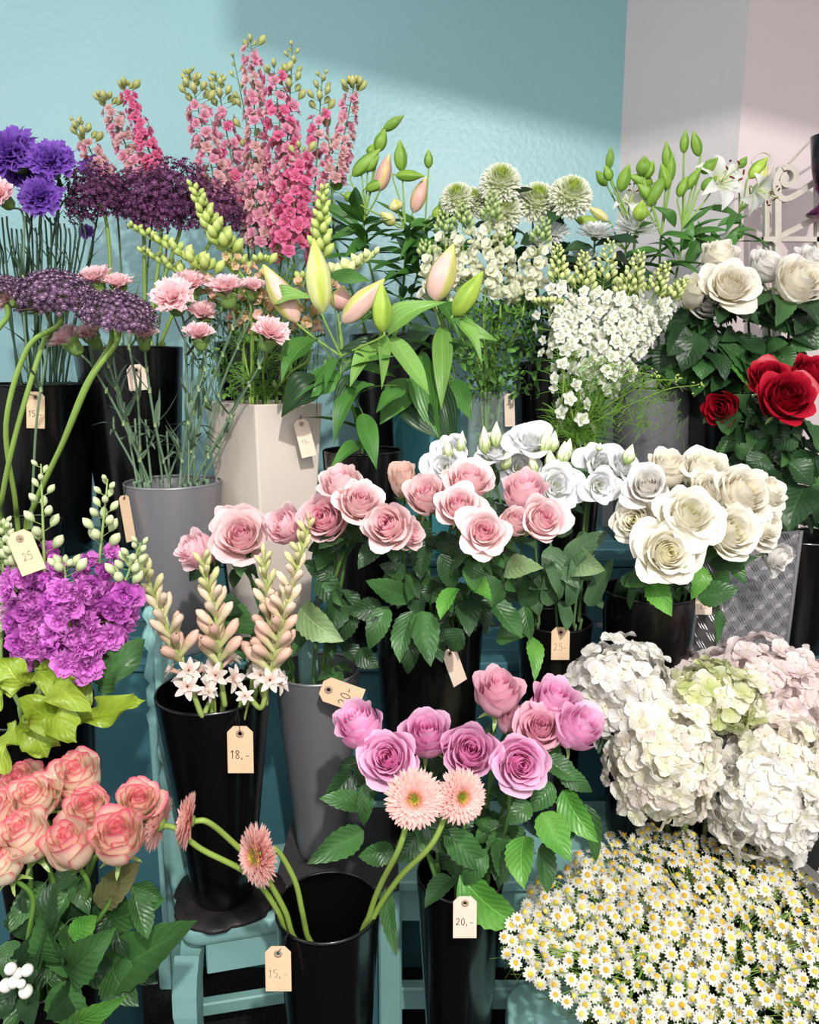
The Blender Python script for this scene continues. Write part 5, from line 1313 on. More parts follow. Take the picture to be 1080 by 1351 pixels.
ell(PF[2], [(396, 802, 451, 846, 48, 1.16, 'pale'), (420, 760, 450, 800, 36, 1.22, 'dark'), (470, 800, 440, 850, 40, 1.22, 'dark'), (440, 760, 400, 740, 30, 1.24, 'dark'), (470, 860, 500, 880, 30, 1.22, 'dark')], 1.24)
ell(PF[14], [(322, 800, 270, 812, 46, 1.25, 'dark'), (300, 806, 335, 835, 40, 1.24, 'rose'), (345, 800, 385, 830, 40, 1.26, 'dark'), (330, 850, 380, 890, 46, 1.27, 'dark')], 1.29)

# ivory roses
IR = [(880, 730, 1.21, 46, 'ivory', 'full', (-.05, -1, .35), 'widest ivory rose, lowest in front with cupped centre', 0), (908, 680, 1.23, 42, 'ivory', 'full', (.0, -.9, .6), 'open ivory rose with yellow heart just above the lowest one', 1),
      (962, 703, 1.25, 36, 'ivory', 'open', (.15, -1, .4), 'ivory rose right of the widest one', 2), (852, 642, 1.27, 32, 'white', 'open', (-.3, -.8, .5), 'whiter rose at the upper left of the ivory bunch', 3),
      (975, 652, 1.29, 38, 'cream', 'open', (.2, -.8, .6), 'creamy rose at the upper right of the ivory bunch', 0), (1008, 652, 1.34, 30, 'ivory', 'open', (.5, -.7, .6), 'ivory rose at the far right edge of its bunch', 1),
      (925, 622, 1.37, 34, 'ivory', 'open', (.0, -.6, .9), 'ivory rose at the top centre of its bunch', 2), (880, 622, 1.38, 26, 'cream', 'half', (-.1, -.6, .9), 'smaller cream rose at the top left of the ivory bunch', 3),
      (838, 688, 1.28, 28, 'ivory', 'open', (-.5, -.8, .3), 'ivory rose at the far left of its bunch with ruffled edges', 0), (1000, 695, 1.28, 30, 'cream', 'open', (.5, -.9, .2), 'cream rose low at the right side of the ivory bunch', 1),
      (940, 650, 1.32, 30, 'cream', 'open', (.1, -.7, .8), 'cream rose in the middle of the ivory bunch between larger ones', 2), (1024, 734, 1.36, 24, 'white', 'open', (.5, -.8, -.1), 'small drooping white rose over the tread-plate bucket', 3),
      (850, 662, 1.33, 26, 'ivory', 'open', (-.3, -.7, .7), 'ivory rose beneath the whiter one at the left', 1)]
IF = [rose(B['ivory'], *e[:7], e[7], e[8], nleaf=2, lsize=.055) for e in IR]
ell(IF[0], [(862, 765, 885, 812, 36, 1.2, 'fresh'), (850, 762, 828, 770, 30, 1.22), (820, 760, 850, 780, 26, 1.24, 'dark'), (935, 775, 960, 752, 34, 1.24), (920, 790, 975, 775, 36, 1.24), (945, 800, 948, 850, 18, 1.26), (925, 745, 915, 790, 28, 1.24, 'fresh')], 1.27)
ell(IF[2], [(935, 745, 1000, 735, 24, 1.25, 'dark'), (960, 740, 985, 770, 22, 1.26, 'rose')], 1.29)

# lisianthus
LB = B['lisi']
LS = [((652, 606, 27, (-.1, -.6, .8), 'cup shaped white lisianthus left of centre between upright buds'), [(640, 598, 638, 562, 15), (653, 590, 655, 556, 15), (665, 620, 672, 590, 14)]),
      ((696, 592, 30, (.05, -.7, .7), 'white lisianthus opening upward behind the pink roses'), [(717, 600, 722, 562, 14), (728, 596, 732, 568, 15)]),
      ((728, 645, 33, (.1, -1, .35), 'ruffled fully open white lisianthus facing the viewer beside the rightmost pink rose'), [(726, 620, 725, 592, 15), (741, 612, 745, 582, 18)]),
      ((787, 618, 30, (.1, -.9, .4), 'large white lisianthus at the right of its bunch'), [(745, 608, 752, 578, 14), (789, 595, 792, 584, 9)]),
      ((787, 640, 24, (.0, -1, .1), 'round closed white lisianthus hanging below the large one'), []),
      ((812, 620, 24, (.6, -.7, .5), 'white lisianthus at the far right of its bunch beside a pointed bud'), [(826, 612, 834, 586, 16)]),
      ((598, 600, 24, (-.4, -.7, .5), 'white lisianthus at the far left above the pink roses'), [(592, 605, 588, 578, 13), (607, 598, 610, 568, 12)]),
      ((682, 622, 26, (.0, -.9, .4), 'white lisianthus between the cup shaped one and the ruffled one'), [(705, 625, 700, 598, 13)]),
      ((590, 620, 28, (-.3, -.9, .3), 'shaded white lisianthus lowest at the left behind the pink roses'), [])]
for i, (b, buds) in enumerate(LS):
    F = simple_flower(LB, b[0], b[1], 1.38+.012*(i % 4)-(.04 if i in (2, 4) else 0), b[2]*.86, b[3], lisi_mesh(i % 4), 'lisianthus', 'lisianthus', b[4], nl=3, lpal='lis', off=.15, lsize=.07)
    for x0, y0, x1_, y1_, w in buds:
        Yb = 1.36; p0 = at(x0, y0, Yb); p1 = at(x1_, y1_, Yb-.005); q = F.P[5]; wd = w*mpp(p0)*1.15; M = fr(p0, p1-p0, x0, wd); M[:3, 2] = p1-p0; new('bud', lisi_bud(), M, F.o)
        mb = MB(); tube(mb, catmull([q, (p0+q)/2, p0], 4), .0014, .0010, hexc('#7C9A58'), 5); part('bud_stem', mb, M_STEM, F.o)
    if i == 3: ell(F, [(758, 760, 778, 728, 40, 1.35), (775, 800, 808, 738, 22, 1.35), (740, 790, 722, 745, 24, 1.34), (722, 800, 728, 740, 26, 1.36), (745, 740, 800, 700, 30, 1.36), (815, 700, 895, 668, 12, 1.34), (750, 800, 756, 740, 22, 1.35), (700, 800, 690, 760, 30, 1.36, 'dark')], 1.38, 'lis', 'lis')
    if i == 2: ell(F, [(755, 740, 795, 752, 40, 1.31, 'pale'), (735, 760, 700, 775, 26, 1.36), (725, 720, 740, 790, 34, 1.36), (770, 700, 760, 760, 36, 1.37), (700, 770, 712, 812, 24, 1.38)], 1.40, 'lis', 'lis')

# red roses
RR = [(1036, 526, 1.50, 38, 'red', 'open', (-.1, -1, .5), 'fully open red rose in front, lowest of the red ones on the right', 0), (1012, 500, 1.56, 30, 'red', 'open', (-.3, -.8, .7), 'dark red rose behind the front one on its left', 1),
      (1066, 498, 1.55, 28, 'red', 'open', (.3, -.8, .7), 'red rose cut by the right edge', 2), (953, 540, 1.55, 21, 'red', 'half', (-.6, -.8, .1), 'small red rose hanging alone to the left of the red bunch', 3)]
RF = [rose(B['red'], *e[:7], e[7], e[8], nleaf=7, lsize=.07, leafpal=('dark', 'dark', 'rose')) for e in RR]
ell(RF[0], [(1062, 640, 1040, 700, 58, 1.46, 'dark'), (1040, 610, 1075, 640, 40, 1.5, 'dark'), (1010, 600, 985, 625, 36, 1.52, 'dark'), (1070, 560, 1085, 600, 40, 1.5, 'rose'), (1050, 570, 1020, 590, 44, 1.54, 'dark'), (1080, 600, 1045, 625, 50, 1.55, 'dark'), (1075, 640, 1082, 690, 50, 1.5, 'dark'), (1010, 640, 1000, 600, 40, 1.56, 'dark'), (1035, 560, 1060, 585, 44, 1.56, 'dark')], 1.52)
ell(RF[3], [(990, 555, 968, 520, 34, 1.54, 'dark'), (985, 590, 1015, 570, 30, 1.54, 'dark'), (970, 600, 992, 588, 24, 1.54, 'rose'), (1000, 560, 1010, 530, 36, 1.55, 'dark')], 1.57)
# white roses upper right
WR = [(962, 376, 1.74, 38, 'cream', 'full', (-.1, -1, .5), 'largest cream white rose of the upper right bunch', 0), (1010, 354, 1.84, 26, 'white', 'open', (.1, -.7, .8), 'small white rose at the top of the upper right bunch', 1),
      (1052, 372, 1.76, 34, 'cream', 'open', (.2, -.9, .6), 'cream rose right of the largest one', 2), (1070, 346, 1.84, 26, 'white', 'open', (.2, -.7, .8), 'white rose cut by the right edge above the cream one', 3),
      (912, 388, 1.78, 19, 'ivory', 'bud', (-.3, -.8, .6), 'small closed yellow white rosebud left of the largest one', 0), (935, 400, 1.80, 22, 'white', 'half', (-.3, -.8, .2), 'white rose with a hanging petal between bud and largest rose', 1),
      (948, 345, 1.86, 24, 'cream', 'half', (-.1, -.6, .9), 'cream rose peeping up behind the largest one', 2)]
WF = [rose(B['wrose'], *e[:7], e[7], e[8], nleaf=10, lsize=.08, leafpal=('rose', 'dark', 'dark')) for e in WR]
ell(WF[0], [(938, 470, 925, 500, 42, 1.76), (960, 480, 980, 460, 44, 1.75), (985, 500, 960, 450, 50, 1.76), (905, 430, 880, 470, 38, 1.78, 'dark'), (920, 440, 900, 490, 44, 1.78, 'dark'), (1005, 470, 1035, 450, 40, 1.74), (980, 510, 972, 480, 36, 1.74, 'fresh')], 1.80)
ell(WF[2], [(1050, 440, 1080, 460, 44, 1.76), (1040, 430, 1000, 420, 40, 1.78, 'dark'), (1060, 470, 1030, 490, 40, 1.76, 'rose'), (1030, 400, 1060, 420, 36, 1.78, 'dark'), (1075, 410, 1050, 440, 40, 1.75, 'dark')], 1.80)
ell(WF[4], [(900, 420, 868, 440, 36, 1.82, 'dark'), (890, 460, 862, 490, 40, 1.84, 'dark'), (885, 480, 905, 505, 40, 1.82, 'rose'), (895, 440, 930, 430, 38, 1.82, 'rose')], 1.84)

# pink budded lilies with big leaves
PL = lily(B['lil'], [(425, 412, 414, 314, 33, 'yellow', 1.48), (392, 425, 347, 349, 33, 'pink', 1.52), (452, 425, 507, 368, 30, 'pink', 1.50), (505, 438, 503, 372, 27, 'green', 1.44), (447, 410, 453, 376, 30, 'rosy', 1.56)],
          'pink lily stem with four fat buds above the cream vase', 1.52, (450, 470),
          lvs=[(420, 446, 366, 500, 46, 1.48), (428, 505, 368, 543, 46, 1.49, 'dark'), (436, 362, 489, 371, 22, 1.48), (512, 442, 573, 390, 34, 1.46, 'lilyl'), (500, 450, 460, 508, 28, 1.45, 'lilyl'), (504, 438, 506, 508, 17, 1.40, 'lilyl'),
               (516, 444, 566, 522, 30, 1.42, 'lilyl'), (494, 508, 430, 566, 38, 1.44), (478, 545, 497, 617, 27, 1.43), (478, 584, 434, 617, 20, 1.44), (446, 490, 410, 525, 30, 1.47), (366, 400, 400, 385, 26, 1.46, 'lilyl'),
               (470, 500, 440, 540, 34, 1.48, 'dark'), (495, 470, 450, 455, 30, 1.5, 'dark'), (535, 510, 495, 545, 30, 1.46)], nl=8, seed=3, lsize=.13)
PL2 = lily(B['teal'], [(572, 398, 598, 322, 38, 'pink', 1.60), (598, 416, 637, 358, 29, 'green', 1.56)], 'pink lily stem with one blush and one green bud, right of the fat buds', 1.60, (592, 440),
           lvs=[(556, 462, 578, 588, 40, 1.52), (583, 430, 583, 535, 27, 1.50, 'lilyl'), (600, 500, 622, 556, 26, 1.54), (590, 418, 642, 468, 24, 1.52, 'lilyl'), (532, 520, 585, 580, 46, 1.52, 'dark'), (575, 400, 610, 440, 24, 1.54), (540, 500, 500, 560, 40, 1.52, 'lily'),
                (600, 430, 650, 445, 22, 1.54, 'lilyl'), (560, 430, 535, 470, 30, 1.56, 'dark'), (575, 500, 600, 600, 34, 1.54, 'dark'), (560, 380, 600, 420, 30, 1.60, 'dark')], nl=6, seed=8, lsize=.13)

# pale pink carnations
CP = ('#F3DCD2', '#FAD2D6', '#FBE0E2'); GB_ = B['grey']
for px, py, Y, r, d, lab, sp in ((227, 391, 1.50, 30, (0, -.9, .7), 'largest open pale pink carnation above the light grey bucket', 1.3), (250, 374, 1.58, 22, (.1, -.5, 1), 'pale pink carnation behind the largest one', 1.1), (299, 379, 1.50, 22, (.0, -.5, 1), 'pale pink carnation with green calyx right of the largest', 1.0),
    (268, 413, 1.54, 18, (.1, -.6, .9), 'small pale pink carnation in the middle of the right group', .95), (262, 440, 1.48, 18, (.0, -.5, 1), 'pale pink carnation lowest of the right group', .9), (357, 438, 1.46, 23, (.45, -.6, .9), 'pale pink carnation leaning over the cream vase', 1.1),
    (88, 446, 1.50, 20, (-.6, -.3, .9), 'pale pink carnation at the far left of the grey bucket bunch', .95), (118, 440, 1.56, 18, (-.3, -.5, .9), 'pale pink carnation next to the far left one', .95), (125, 366, 1.66, 20, (-.1, -.5, 1), 'pale pink carnation peeping over the tilted allium', 1.0),
    (156, 374, 1.66, 17, (.1, -.5, 1), 'small pale pink carnation between allium and largest carnation', 1.0), (189, 441, 1.50, 17, (.1, -.4, 1), 'narrow pale pink carnation under the tilted allium', .8), (333, 378, 1.56, 15, (.2, -.5, .9), 'small peach pink carnation beside the pink lily bud', .9)):
    carnation(GB_, px, py, Y, r, d, lab, CP, int(px) % 3, sp)
carnation(B['fall'], 12, 392, 1.46, 20, (-.8, -.4, .5), 'pale pink carnation at the left edge facing left above the long alliums', CP, 1, .9, nl=1)
carnation(B['purp'], -2, 256, 1.72, 24, (-.2, -.9, .5), 'pale pink carnation cut by the left edge below the purple ones', CP, 0, 1.25, nl=1)
PC = ('#52218C', '#7440B0', '#9366C8')
for px, py, Y, r, d, lab in ((10, 198, 1.80, 40, (-.1, -.9, .6), 'purple carnation at the left edge, widest of the purple ones'), (66, 209, 1.78, 32, (.2, -.9, .6), 'purple carnation at the upper right of its group'), (52, 257, 1.76, 29, (.0, -1, .3), 'purple carnation lowest of its group'),
    (124, 218, 2.05, 20, (.1, -.7, .7), 'purple carnation glimpsed behind the dark allium'), (30, 225, 1.86, 32, (0, -.8, .6), 'purple carnation in the middle behind the others'), (113, 305, 2.0, 10, (.1, -.8, .3), 'tiny purple carnation bud below the dark allium')):
    carnation(B['purp'], px, py, Y, r*1.05, d, lab, PC, int(px) % 3, 1.45, '#2F4A2F', nl=4, dark=True)
for i in range(20):   # more dark carnation stems in the same bucket show between the blooms
    r = rs(i+500); c = at(-10+i*6.3, 285+20*r.rand(), 1.82+.08*r.rand()); P = B['purp'].path(c, (0, 0, 1), .04, seed=i); F = Flower('carnation', 'bare dark green carnation stem under the purple blooms, '+ORD[i]+' from the left', 'carnation', P[-1], 'bare stems in the purple carnation bucket')
    F.tube(P, .0022, .0026, '#2C4630', 6); leaf(F.o, P[10], P[10]+V3(r.randn()*.02, -.02, .06), .008, 'strap', 'dark', i, (1, 0, 0)); F.done()

for i in range(12):
    r = rs(i+640); c = at(150+i*14, 520+60*r.rand(), 1.60+.06*r.rand()); P = GB_.path(c, (0, 0, 1), .03, seed=i+50); F = Flower('carnation', 'bare carnation stem in the light grey bucket, '+ORD[i]+' from the left', 'carnation', P[-1], 'bare stems in the light grey bucket')
    F.tube(P, .0022, .0030, '#6B8568', 6)
    for j in range(3):
        a = r.rand()*6.28; q = P[4+j*3]; leaf(F.o, q, q+V3(math.cos(a)*.05, math.sin(a)*.05, .03*r.randn()+.01), .011, 'strap', 'grey', j+i, (math.cos(a), math.sin(a), .4))
    F.done()
# alliums
allium(B['fall'], 74, 384, 1.42, 55, (.15, -.35, 1), 'tilted mauve allium head at the left with long bare stem', 0, path=[(36, 460, 1.44), (8, 560, 1.46), (20, 660, 1.52), (24, 700, 1.58)])
allium(B['fall'], 58, 398, 1.49, 38, (-.1, -.2, 1), 'mauve allium tucked behind the tilted left head', 1, path=[(58, 450, 1.48), (24, 560, 1.47), (4, 650, 1.50), (2, 700, 1.56)])
allium(B['fall'], 157, 410, 1.40, 52, (.28, -.35, 1), 'tilted mauve allium head hanging over the carnation stems', 2, path=[(120, 500, 1.42), (85, 580, 1.46), (48, 660, 1.52), (38, 705, 1.58)])
allium(B['fall'], 145, 415, 1.47, 40, (.15, -.2, 1), 'mauve allium behind the tilted one over the carnations', 3, path=[(112, 510, 1.48), (80, 590, 1.50), (46, 665, 1.55), (34, 705, 1.60)])
allium(B['fall'], -6, 378, 1.44, 32, (-.2, -.3, 1), 'mauve allium cut by the left edge', 0, path=[(-12, 460, 1.46), (-18, 600, 1.50), (6, 700, 1.58)])
for px, py, Y, r, d, lab, v in ((124, 250, 1.92, 47, (-.2, -.3, 1), 'dark maroon allium beside the purple carnations', 0), (182, 252, 1.98, 44, (0, -.3, 1), 'dark maroon allium second from the left of the dark row', 1), (236, 250, 1.94, 55, (.1, -.3, 1), 'largest dark maroon allium in the middle of the dark row', 2),
    (286, 268, 1.96, 42, (.25, -.35, .9), 'dark maroon allium at the right end of the dark row', 3), (205, 270, 1.90, 40, (0, -.35, 1), 'dark maroon allium hanging lowest in the dark row', 1)):
    allium(B['dark'], px, py, Y, r, d, lab, v, True)

# price tags
def rim_pt(b, px, ang=-1.57): 
    q = B[b]; x = (px-540)/1000*q.rc[1]*1.02-q.rc[0]; x = max(-q.r*.97, min(q.r*.97, x)); return V3(q.rc[0]+x, q.rc[1]-math.sqrt(max(0, q.r**2-x*x))-.003, q.rc[2]+.003)
def tagY(b, px, off=.012): return rim_pt(b, px)[1]-off
h = rim_pt('tub', 316); price_tag(317, 989, h[1]-.008, 34, 64, '18,-', 'manila price tag reading 18 hanging on the tuberose bucket', h, inks=.42)
h = rim_pt('slim', 434); price_tag(450, 916, h[1]-.045, 34, 56, '20-', 'manila price tag reading 20 turned sideways on the slim grey bucket', h, rotpx=-1.22, txt_rot=0, inks=.40)
h = rim_pt('mid', 597); price_tag(599, 879, h[1]-.02, 22, 52, '', 'narrow blank price tag under the central pink rose leaves', h, pale=True, rotpx=-.33, yaw=.5)
h = rim_pt('lisi', 740); price_tag(739, 849, h[1]-.008, 24, 44, '25-', 'price tag reading 25 on the lisianthus bucket', h, faint=True, inks=.42)
h = rim_pt('lilac', 611); price_tag(613, 1210, h[1]-.034, 31, 58, '20,-', 'price tag reading 20 below the lilac roses', h, pale=True, inks=.36)
h = rim_pt('gerb', 372); price_tag(367, 1278, h[1]-.012, 34, 63, '15,-', 'price tag with faint 15 on the gerbera bucket', h, faint=True, inks=.38)
h = rim_pt('purp', 45); price_tag(47, 541, h[1]-.006, 24, 48, '15,-', 'manila price tag reading 15 at the far left', h, inks=.34, rotpx=.04)
h = rim_pt('dark', 180); price_tag(181, 498, 1.84, 25, 34, '', 'small blank price tag hanging among the carnation stems', h, pale=True, rotpx=-.1)
h = V3(*at(396, 548, Yv-.04)); price_tag(402, 578, Yv-.075, 20, 50, '15-', 'pale worn price tag hanging on the cream vase', h, pale=True, faint=True, rotpx=-.2, inks=.3, yaw=.3)
h = V3(gc[0]+gr*.9, gc[1]-gr*.5, gc[2]); price_tag(672, 541, gc[1]-gr-.01, 15, 43, '', 'narrow blank price tag beside the glass vase', h, pale=True, yaw=.4)
h = rim_pt('ivory', 915); price_tag(928, 796, h[1]-.012, 22, 30, '20', 'small price tag below the ivory roses', at(926, 778, h[1]-.008), faint=True, inks=.4, pale=True)
h = at(36, 700, 1.03); price_tag(34, 728, 1.0, 34, 58, '25', 'creased manila price tag lying on the pale yellow stock at the left', at(24, 702, 1.02), faint=True, rotpx=-.35, inks=.3)
h = at(166, 640, 1.56); price_tag(168, 684, 1.56, 14, 62, '', 'narrow tag seen edge on beside the light grey bucket', h, rotpx=-.05, yaw=.9)
# ------------------------------------------------------------------ flowers, back rows
LK1 = [larkspur_floret('#D68AA4', '#EAAABF', v) for v in (0, 1)]+[larkspur_floret('#D9A0A8', '#E8BDBE', 2)]
LKH = [larkspur_floret('#D85A8C', '#EA84AC', v) for v in (0, 1)]; LKD = [larkspur_floret('#CDA09C', '#E2B6B8', v) for v in (0, 1)]; LKM = LK1+LKH[:1]
BG = ('#8F9A50', '#B9B878'); LA = B['lark']
def lk(top, bot, n, fl, lab, R=20, fr_=9.5, bf=.2, nb=14, Y=1.98, cur=0.0, bk='lark', bp=9): return spike('larkspur', 'larkspur', lab, B[bk], top, bot, Y, n, fl+(LKD[:1] if fl is LK1 else LK1[:1] if fl is LKM else []), fr_*.93, R*1.2, nb, bp, BG, budfrac=bf, curve=cur, frond=10, stemcol='#54703A')
lk((165, 115), (212, 240), 59, LKH, 'hot pink larkspur leaning left, furthest left of the pink spikes', 15, 9, .06, 6, 2.02, bk='dark')
lk((135, 128), (190, 240), 40, LKD+LK1[:1], 'dusty pink larkspur just left of the hot pink leaning one', 20, 10, .15, 10, 2.05, bk='dark')
lk((100, 160), (140, 240), 24, LKD+LK1[:1], 'small larkspur with green buds above the purple carnations', 20, 10, .4, 14, 2.06, bk='dark')
lk((250, 95), (295, 290), 59, LK1, 'pink larkspur with clustered green bud tops, left of the tall ones', 26, 11, .22, 20, 1.98)
lk((285, 100), (322, 300), 54, LK1+LKH[:1], 'pink larkspur between the bud topped spike and the tallest', 24, 11, .22, 18, 2.02)
lk((331, 60), (345, 330), 89, LK1, 'tallest pink larkspur, densely flowered to the tip', 19, 11, .02, 4, 1.96)
lk((308, 75), (335, 330), 29, LKD, 'thin budded larkspur just left of the tallest', 22, 10, .5, 16, 2.0, cur=.04)
lk((386, 62), (372, 320), 62, LKM, 'pink larkspur with branching buds above, right of the tallest', 22, 11, .28, 16, 1.95)
lk((362, 95), (385, 330), 75, LKM+LKH, 'broad pink larkspur full of open flowers in the centre of the group', 28, 12.5, .03, 5, 1.93)
lk((425, 98), (412, 300), 48, LKM, 'pink larkspur with tan bud tip, second from the right', 20, 10.5, .25, 14, 1.97)
lk((468, 108), (440, 245), 48, LK1, 'dusty pink larkspur at the right end beside the lily buds', 17, 9.5, .12, 14, 1.98)
lk((395, 200), (380, 345), 35, LKH, 'low hot pink larkspur hanging in front of the group', 26, 13, .05, 4, 1.88)

# green and peach snapdragons in the cream vase
SG = [snap_floret('#D9C98C', '#EDC4A8', 0), snap_floret('#E3BFA0', '#F0C8B8', 1)]; SW = [snap_floret('#E6E8C0', '#F3F2EA', v) for v in (0, 1, 2)]
def sn(top, bot, Y, n, lab, fl, bk, R, bf, nb, bp, bc, cur=0.0, flr=8.5): return spike('snapdragon', 'snapdragon', lab, B[bk], top, bot, Y, n, fl, flr, R, nb, bp, bc, budfrac=bf, curve=cur, stemcol='#7C9A46', taper=.2, frond=8, budp=1.0, faceout=.35)
YG = ('#93A94A', '#C2CF7C')
sn((254, 246), (318, 362), 1.60, 8, 'yellow green snapdragon spike curving up left above the largest carnation', SG, 'cream', 15, .78, 34, 13, YG, -.05)
sn((170, 300), (300, 380), 1.58, 8, 'yellow green snapdragon spike lying far to the left', SG, 'cream', 14, .80, 32, 12, YG, .05)
sn((182, 330), (292, 400), 1.62, 8, 'lower yellow green snapdragon spike pointing left', SG, 'cream', 13, .7, 28, 11, YG, .04)
sn((427, 248), (420, 380), 1.62, 8, 'upright green snapdragon spike behind the tall lily bud', SG, 'cream', 12, .7, 30, 12, YG)
sn((498, 334), (425, 385), 1.60, 6, 'pale green snapdragon spike pointing right', SG, 'cream', 10, .8, 20, 14, ('#B9C878', '#DDE2A8'))
sn((345, 345), (350, 430), 1.60, 18, 'peach flowered snapdragon hidden between the lily buds', SG, 'cream', 22, .1, 6, 10, YG, flr=13)
sn((310, 330), (320, 440), 1.64, 18, 'peach snapdragon with small yellow buds by the carnations', SG, 'cream', 22, .3, 18, 10, YG, flr=12)
sn((400, 370), (405, 440), 1.56, 16, 'peach snapdragon under the tall lily bud', SG, 'cream', 20, .05, 4, 10, YG, flr=14)
# feathery greenery in the cream vase
gr_ = rs(77); mb = MB(); F = Flower('greenery', 'dense feathery green filler foliage over the rim of the cream vase', 'foliage', B['cream'].rc-V3(0, 0, .3))
for i in range(260):
    p = at(gr_.uniform(262, 420), gr_.uniform(385, 530), gr_.uniform(1.62, 1.74)); e = p+unit(gr_.randn(3)+V3(0, -.2, .5))*gr_.uniform(.02, .05)
    tube(mb, catmull([p-V3(0, 0, .03), p, e], 3), .0010, .0005, hexc('#4F7A30')*(.5+.7*gr_.rand()), 3)
    for j in range(2):
        M = frames([e], [gr_.randn(3)+V3(0, -.5, .3)], gr_.rand()*6, [.007+.006*gr_.rand()])[0]; P = petal_flat(1, .45, 3, 3, .1, c0='#45702C', c1='#6B9440'); mb.add(P[0]*1.6, P[1], P[2]*(.6+.6*gr_.rand()), M=M)
part('fronds', mb, M_STEM, F.o, kind='stuff'); F.tube(catmull([at(350, 470, 1.7), B['cream'].rc, B['cream'].rc-V3(0, 0, .3)], 5), .002); F.done()

# green budded lilies at the back
G1 = lily(B['lilb'], [(506, 172, 533, 152, 13, 'dgreen'), (497, 200, 508, 170, 17, 'dgreen'), (480, 225, 500, 205, 16, 'dgreen'), (465, 232, 502, 196, 18, 'dgreen'), (482, 250, 512, 238, 14, 'dgreen'), (500, 252, 514, 202, 20, 'rosy'), (487, 205, 492, 190, 13, 'dgreen')],
          'green budded lily stem at the back, leftmost, buds fanning up', 1.94, (480, 290), nl=26, seed=21, lsize=.12, pal='lily', leaves_auto_hi=.98)
G2 = lily(B['lilb'], [(530, 226, 527, 184, 18, 'dgreen'), (522, 232, 560, 232, 15, 'dgreen'), (520, 296, 502, 280, 17, 'cream'), (524, 278, 520, 262, 20, 'cream'), (455, 258, 466, 262, 14, 'dgreen')],
          'green budded lily stem with one tall upright bud in the middle of the back row', 1.92, (535, 300), nl=26, seed=22, lsize=.12, leaves_auto_hi=.98)
G3 = lily(B['lilb'], [(565, 222, 565, 197, 12, 'dgreen'), (588, 256, 620, 254, 14, 'dgreen'), (545, 280, 562, 232, 20, 'rosy'), (570, 285, 596, 270, 16, 'green')],
          'green budded lily stem leaning right at the back with a small round bud on top', 1.95, (560, 305), nl=24, seed=23, lsize=.12, leaves_auto_hi=.98)
G4 = lily(B['lilb'], [(432, 168, 427, 140, 13, 'dgreen'), (440, 250, 452, 232, 15, 'dgreen')], 'green lily stem behind the larkspur with a small dark bud', 2.02, (440, 290), nl=12, seed=24, lsize=.10, leaves_auto_hi=.98)

# white snapdragons in the glass
WG = ('#6C8F48', '#B9C888')
for i, (t, b, n, lab) in enumerate((((650, 254), (640, 390), 22, 'white snapdragon with dark green tip standing tallest in the glass vase'), ((609, 270), (612, 380), 20, 'white snapdragon left of the tallest one'), ((584, 282), (592, 385), 22, 'white snapdragon at the left above the blush lily bud'),
    ((720, 290), (692, 400), 22, 'white snapdragon leaning right in front of the pompons'), ((665, 300), (660, 400), 20, 'white snapdragon right of the tallest one'), ((560, 320), (575, 400), 16, 'white snapdragon low at the left behind the lily leaves'))):
    sn(t, b, 1.80+.02*(i % 3), n, lab, SW, 'glass', 20, .30, 26, 6.5, WG, flr=15)
mb = MB(); F = Flower('greenery', 'fresh green leafy foliage filling the glass vase and hanging over its rim', 'foliage', B['glass'].rc-V3(0, 0, .3))
for i in range(900):
    p = at(gr_.uniform(585, 712), gr_.uniform(395, 520), gr_.uniform(1.78, 1.92)) if i < 720 else B['glass'].rc+V3(gr_.uniform(-.7, .7)*gr*.8, gr_.uniform(-.7, .7)*gr*.8, gr_.uniform(-.25, 0))
    d = unit(gr_.randn(3)+V3(0, -.6, .5)); P = petal_flat(1, .38, 3, 4, .15, .6, c0='#3F6E2C', c1='#6FA046'); mb.add(P[0], P[1], P[2]*(.45+.8*gr_.rand()), M=fr(p, d, gr_.rand()*6, gr_.uniform(.010, .026))@roty(1.2))
part('leaves', mb, M_STEM, F.o, kind='stuff')
for i in range(12): F.tube(catmull([at(gr_.uniform(600, 700), 400, 1.86), B['glass'].rc+V3(gr_.uniform(-.5, .5)*gr, gr_.uniform(-.5, .5)*gr, 0), B['glass'].rc+V3(gr_.uniform(-.5, .5)*gr, 0, -.36)], 5), .0018, col='#6B9440')
F.done()

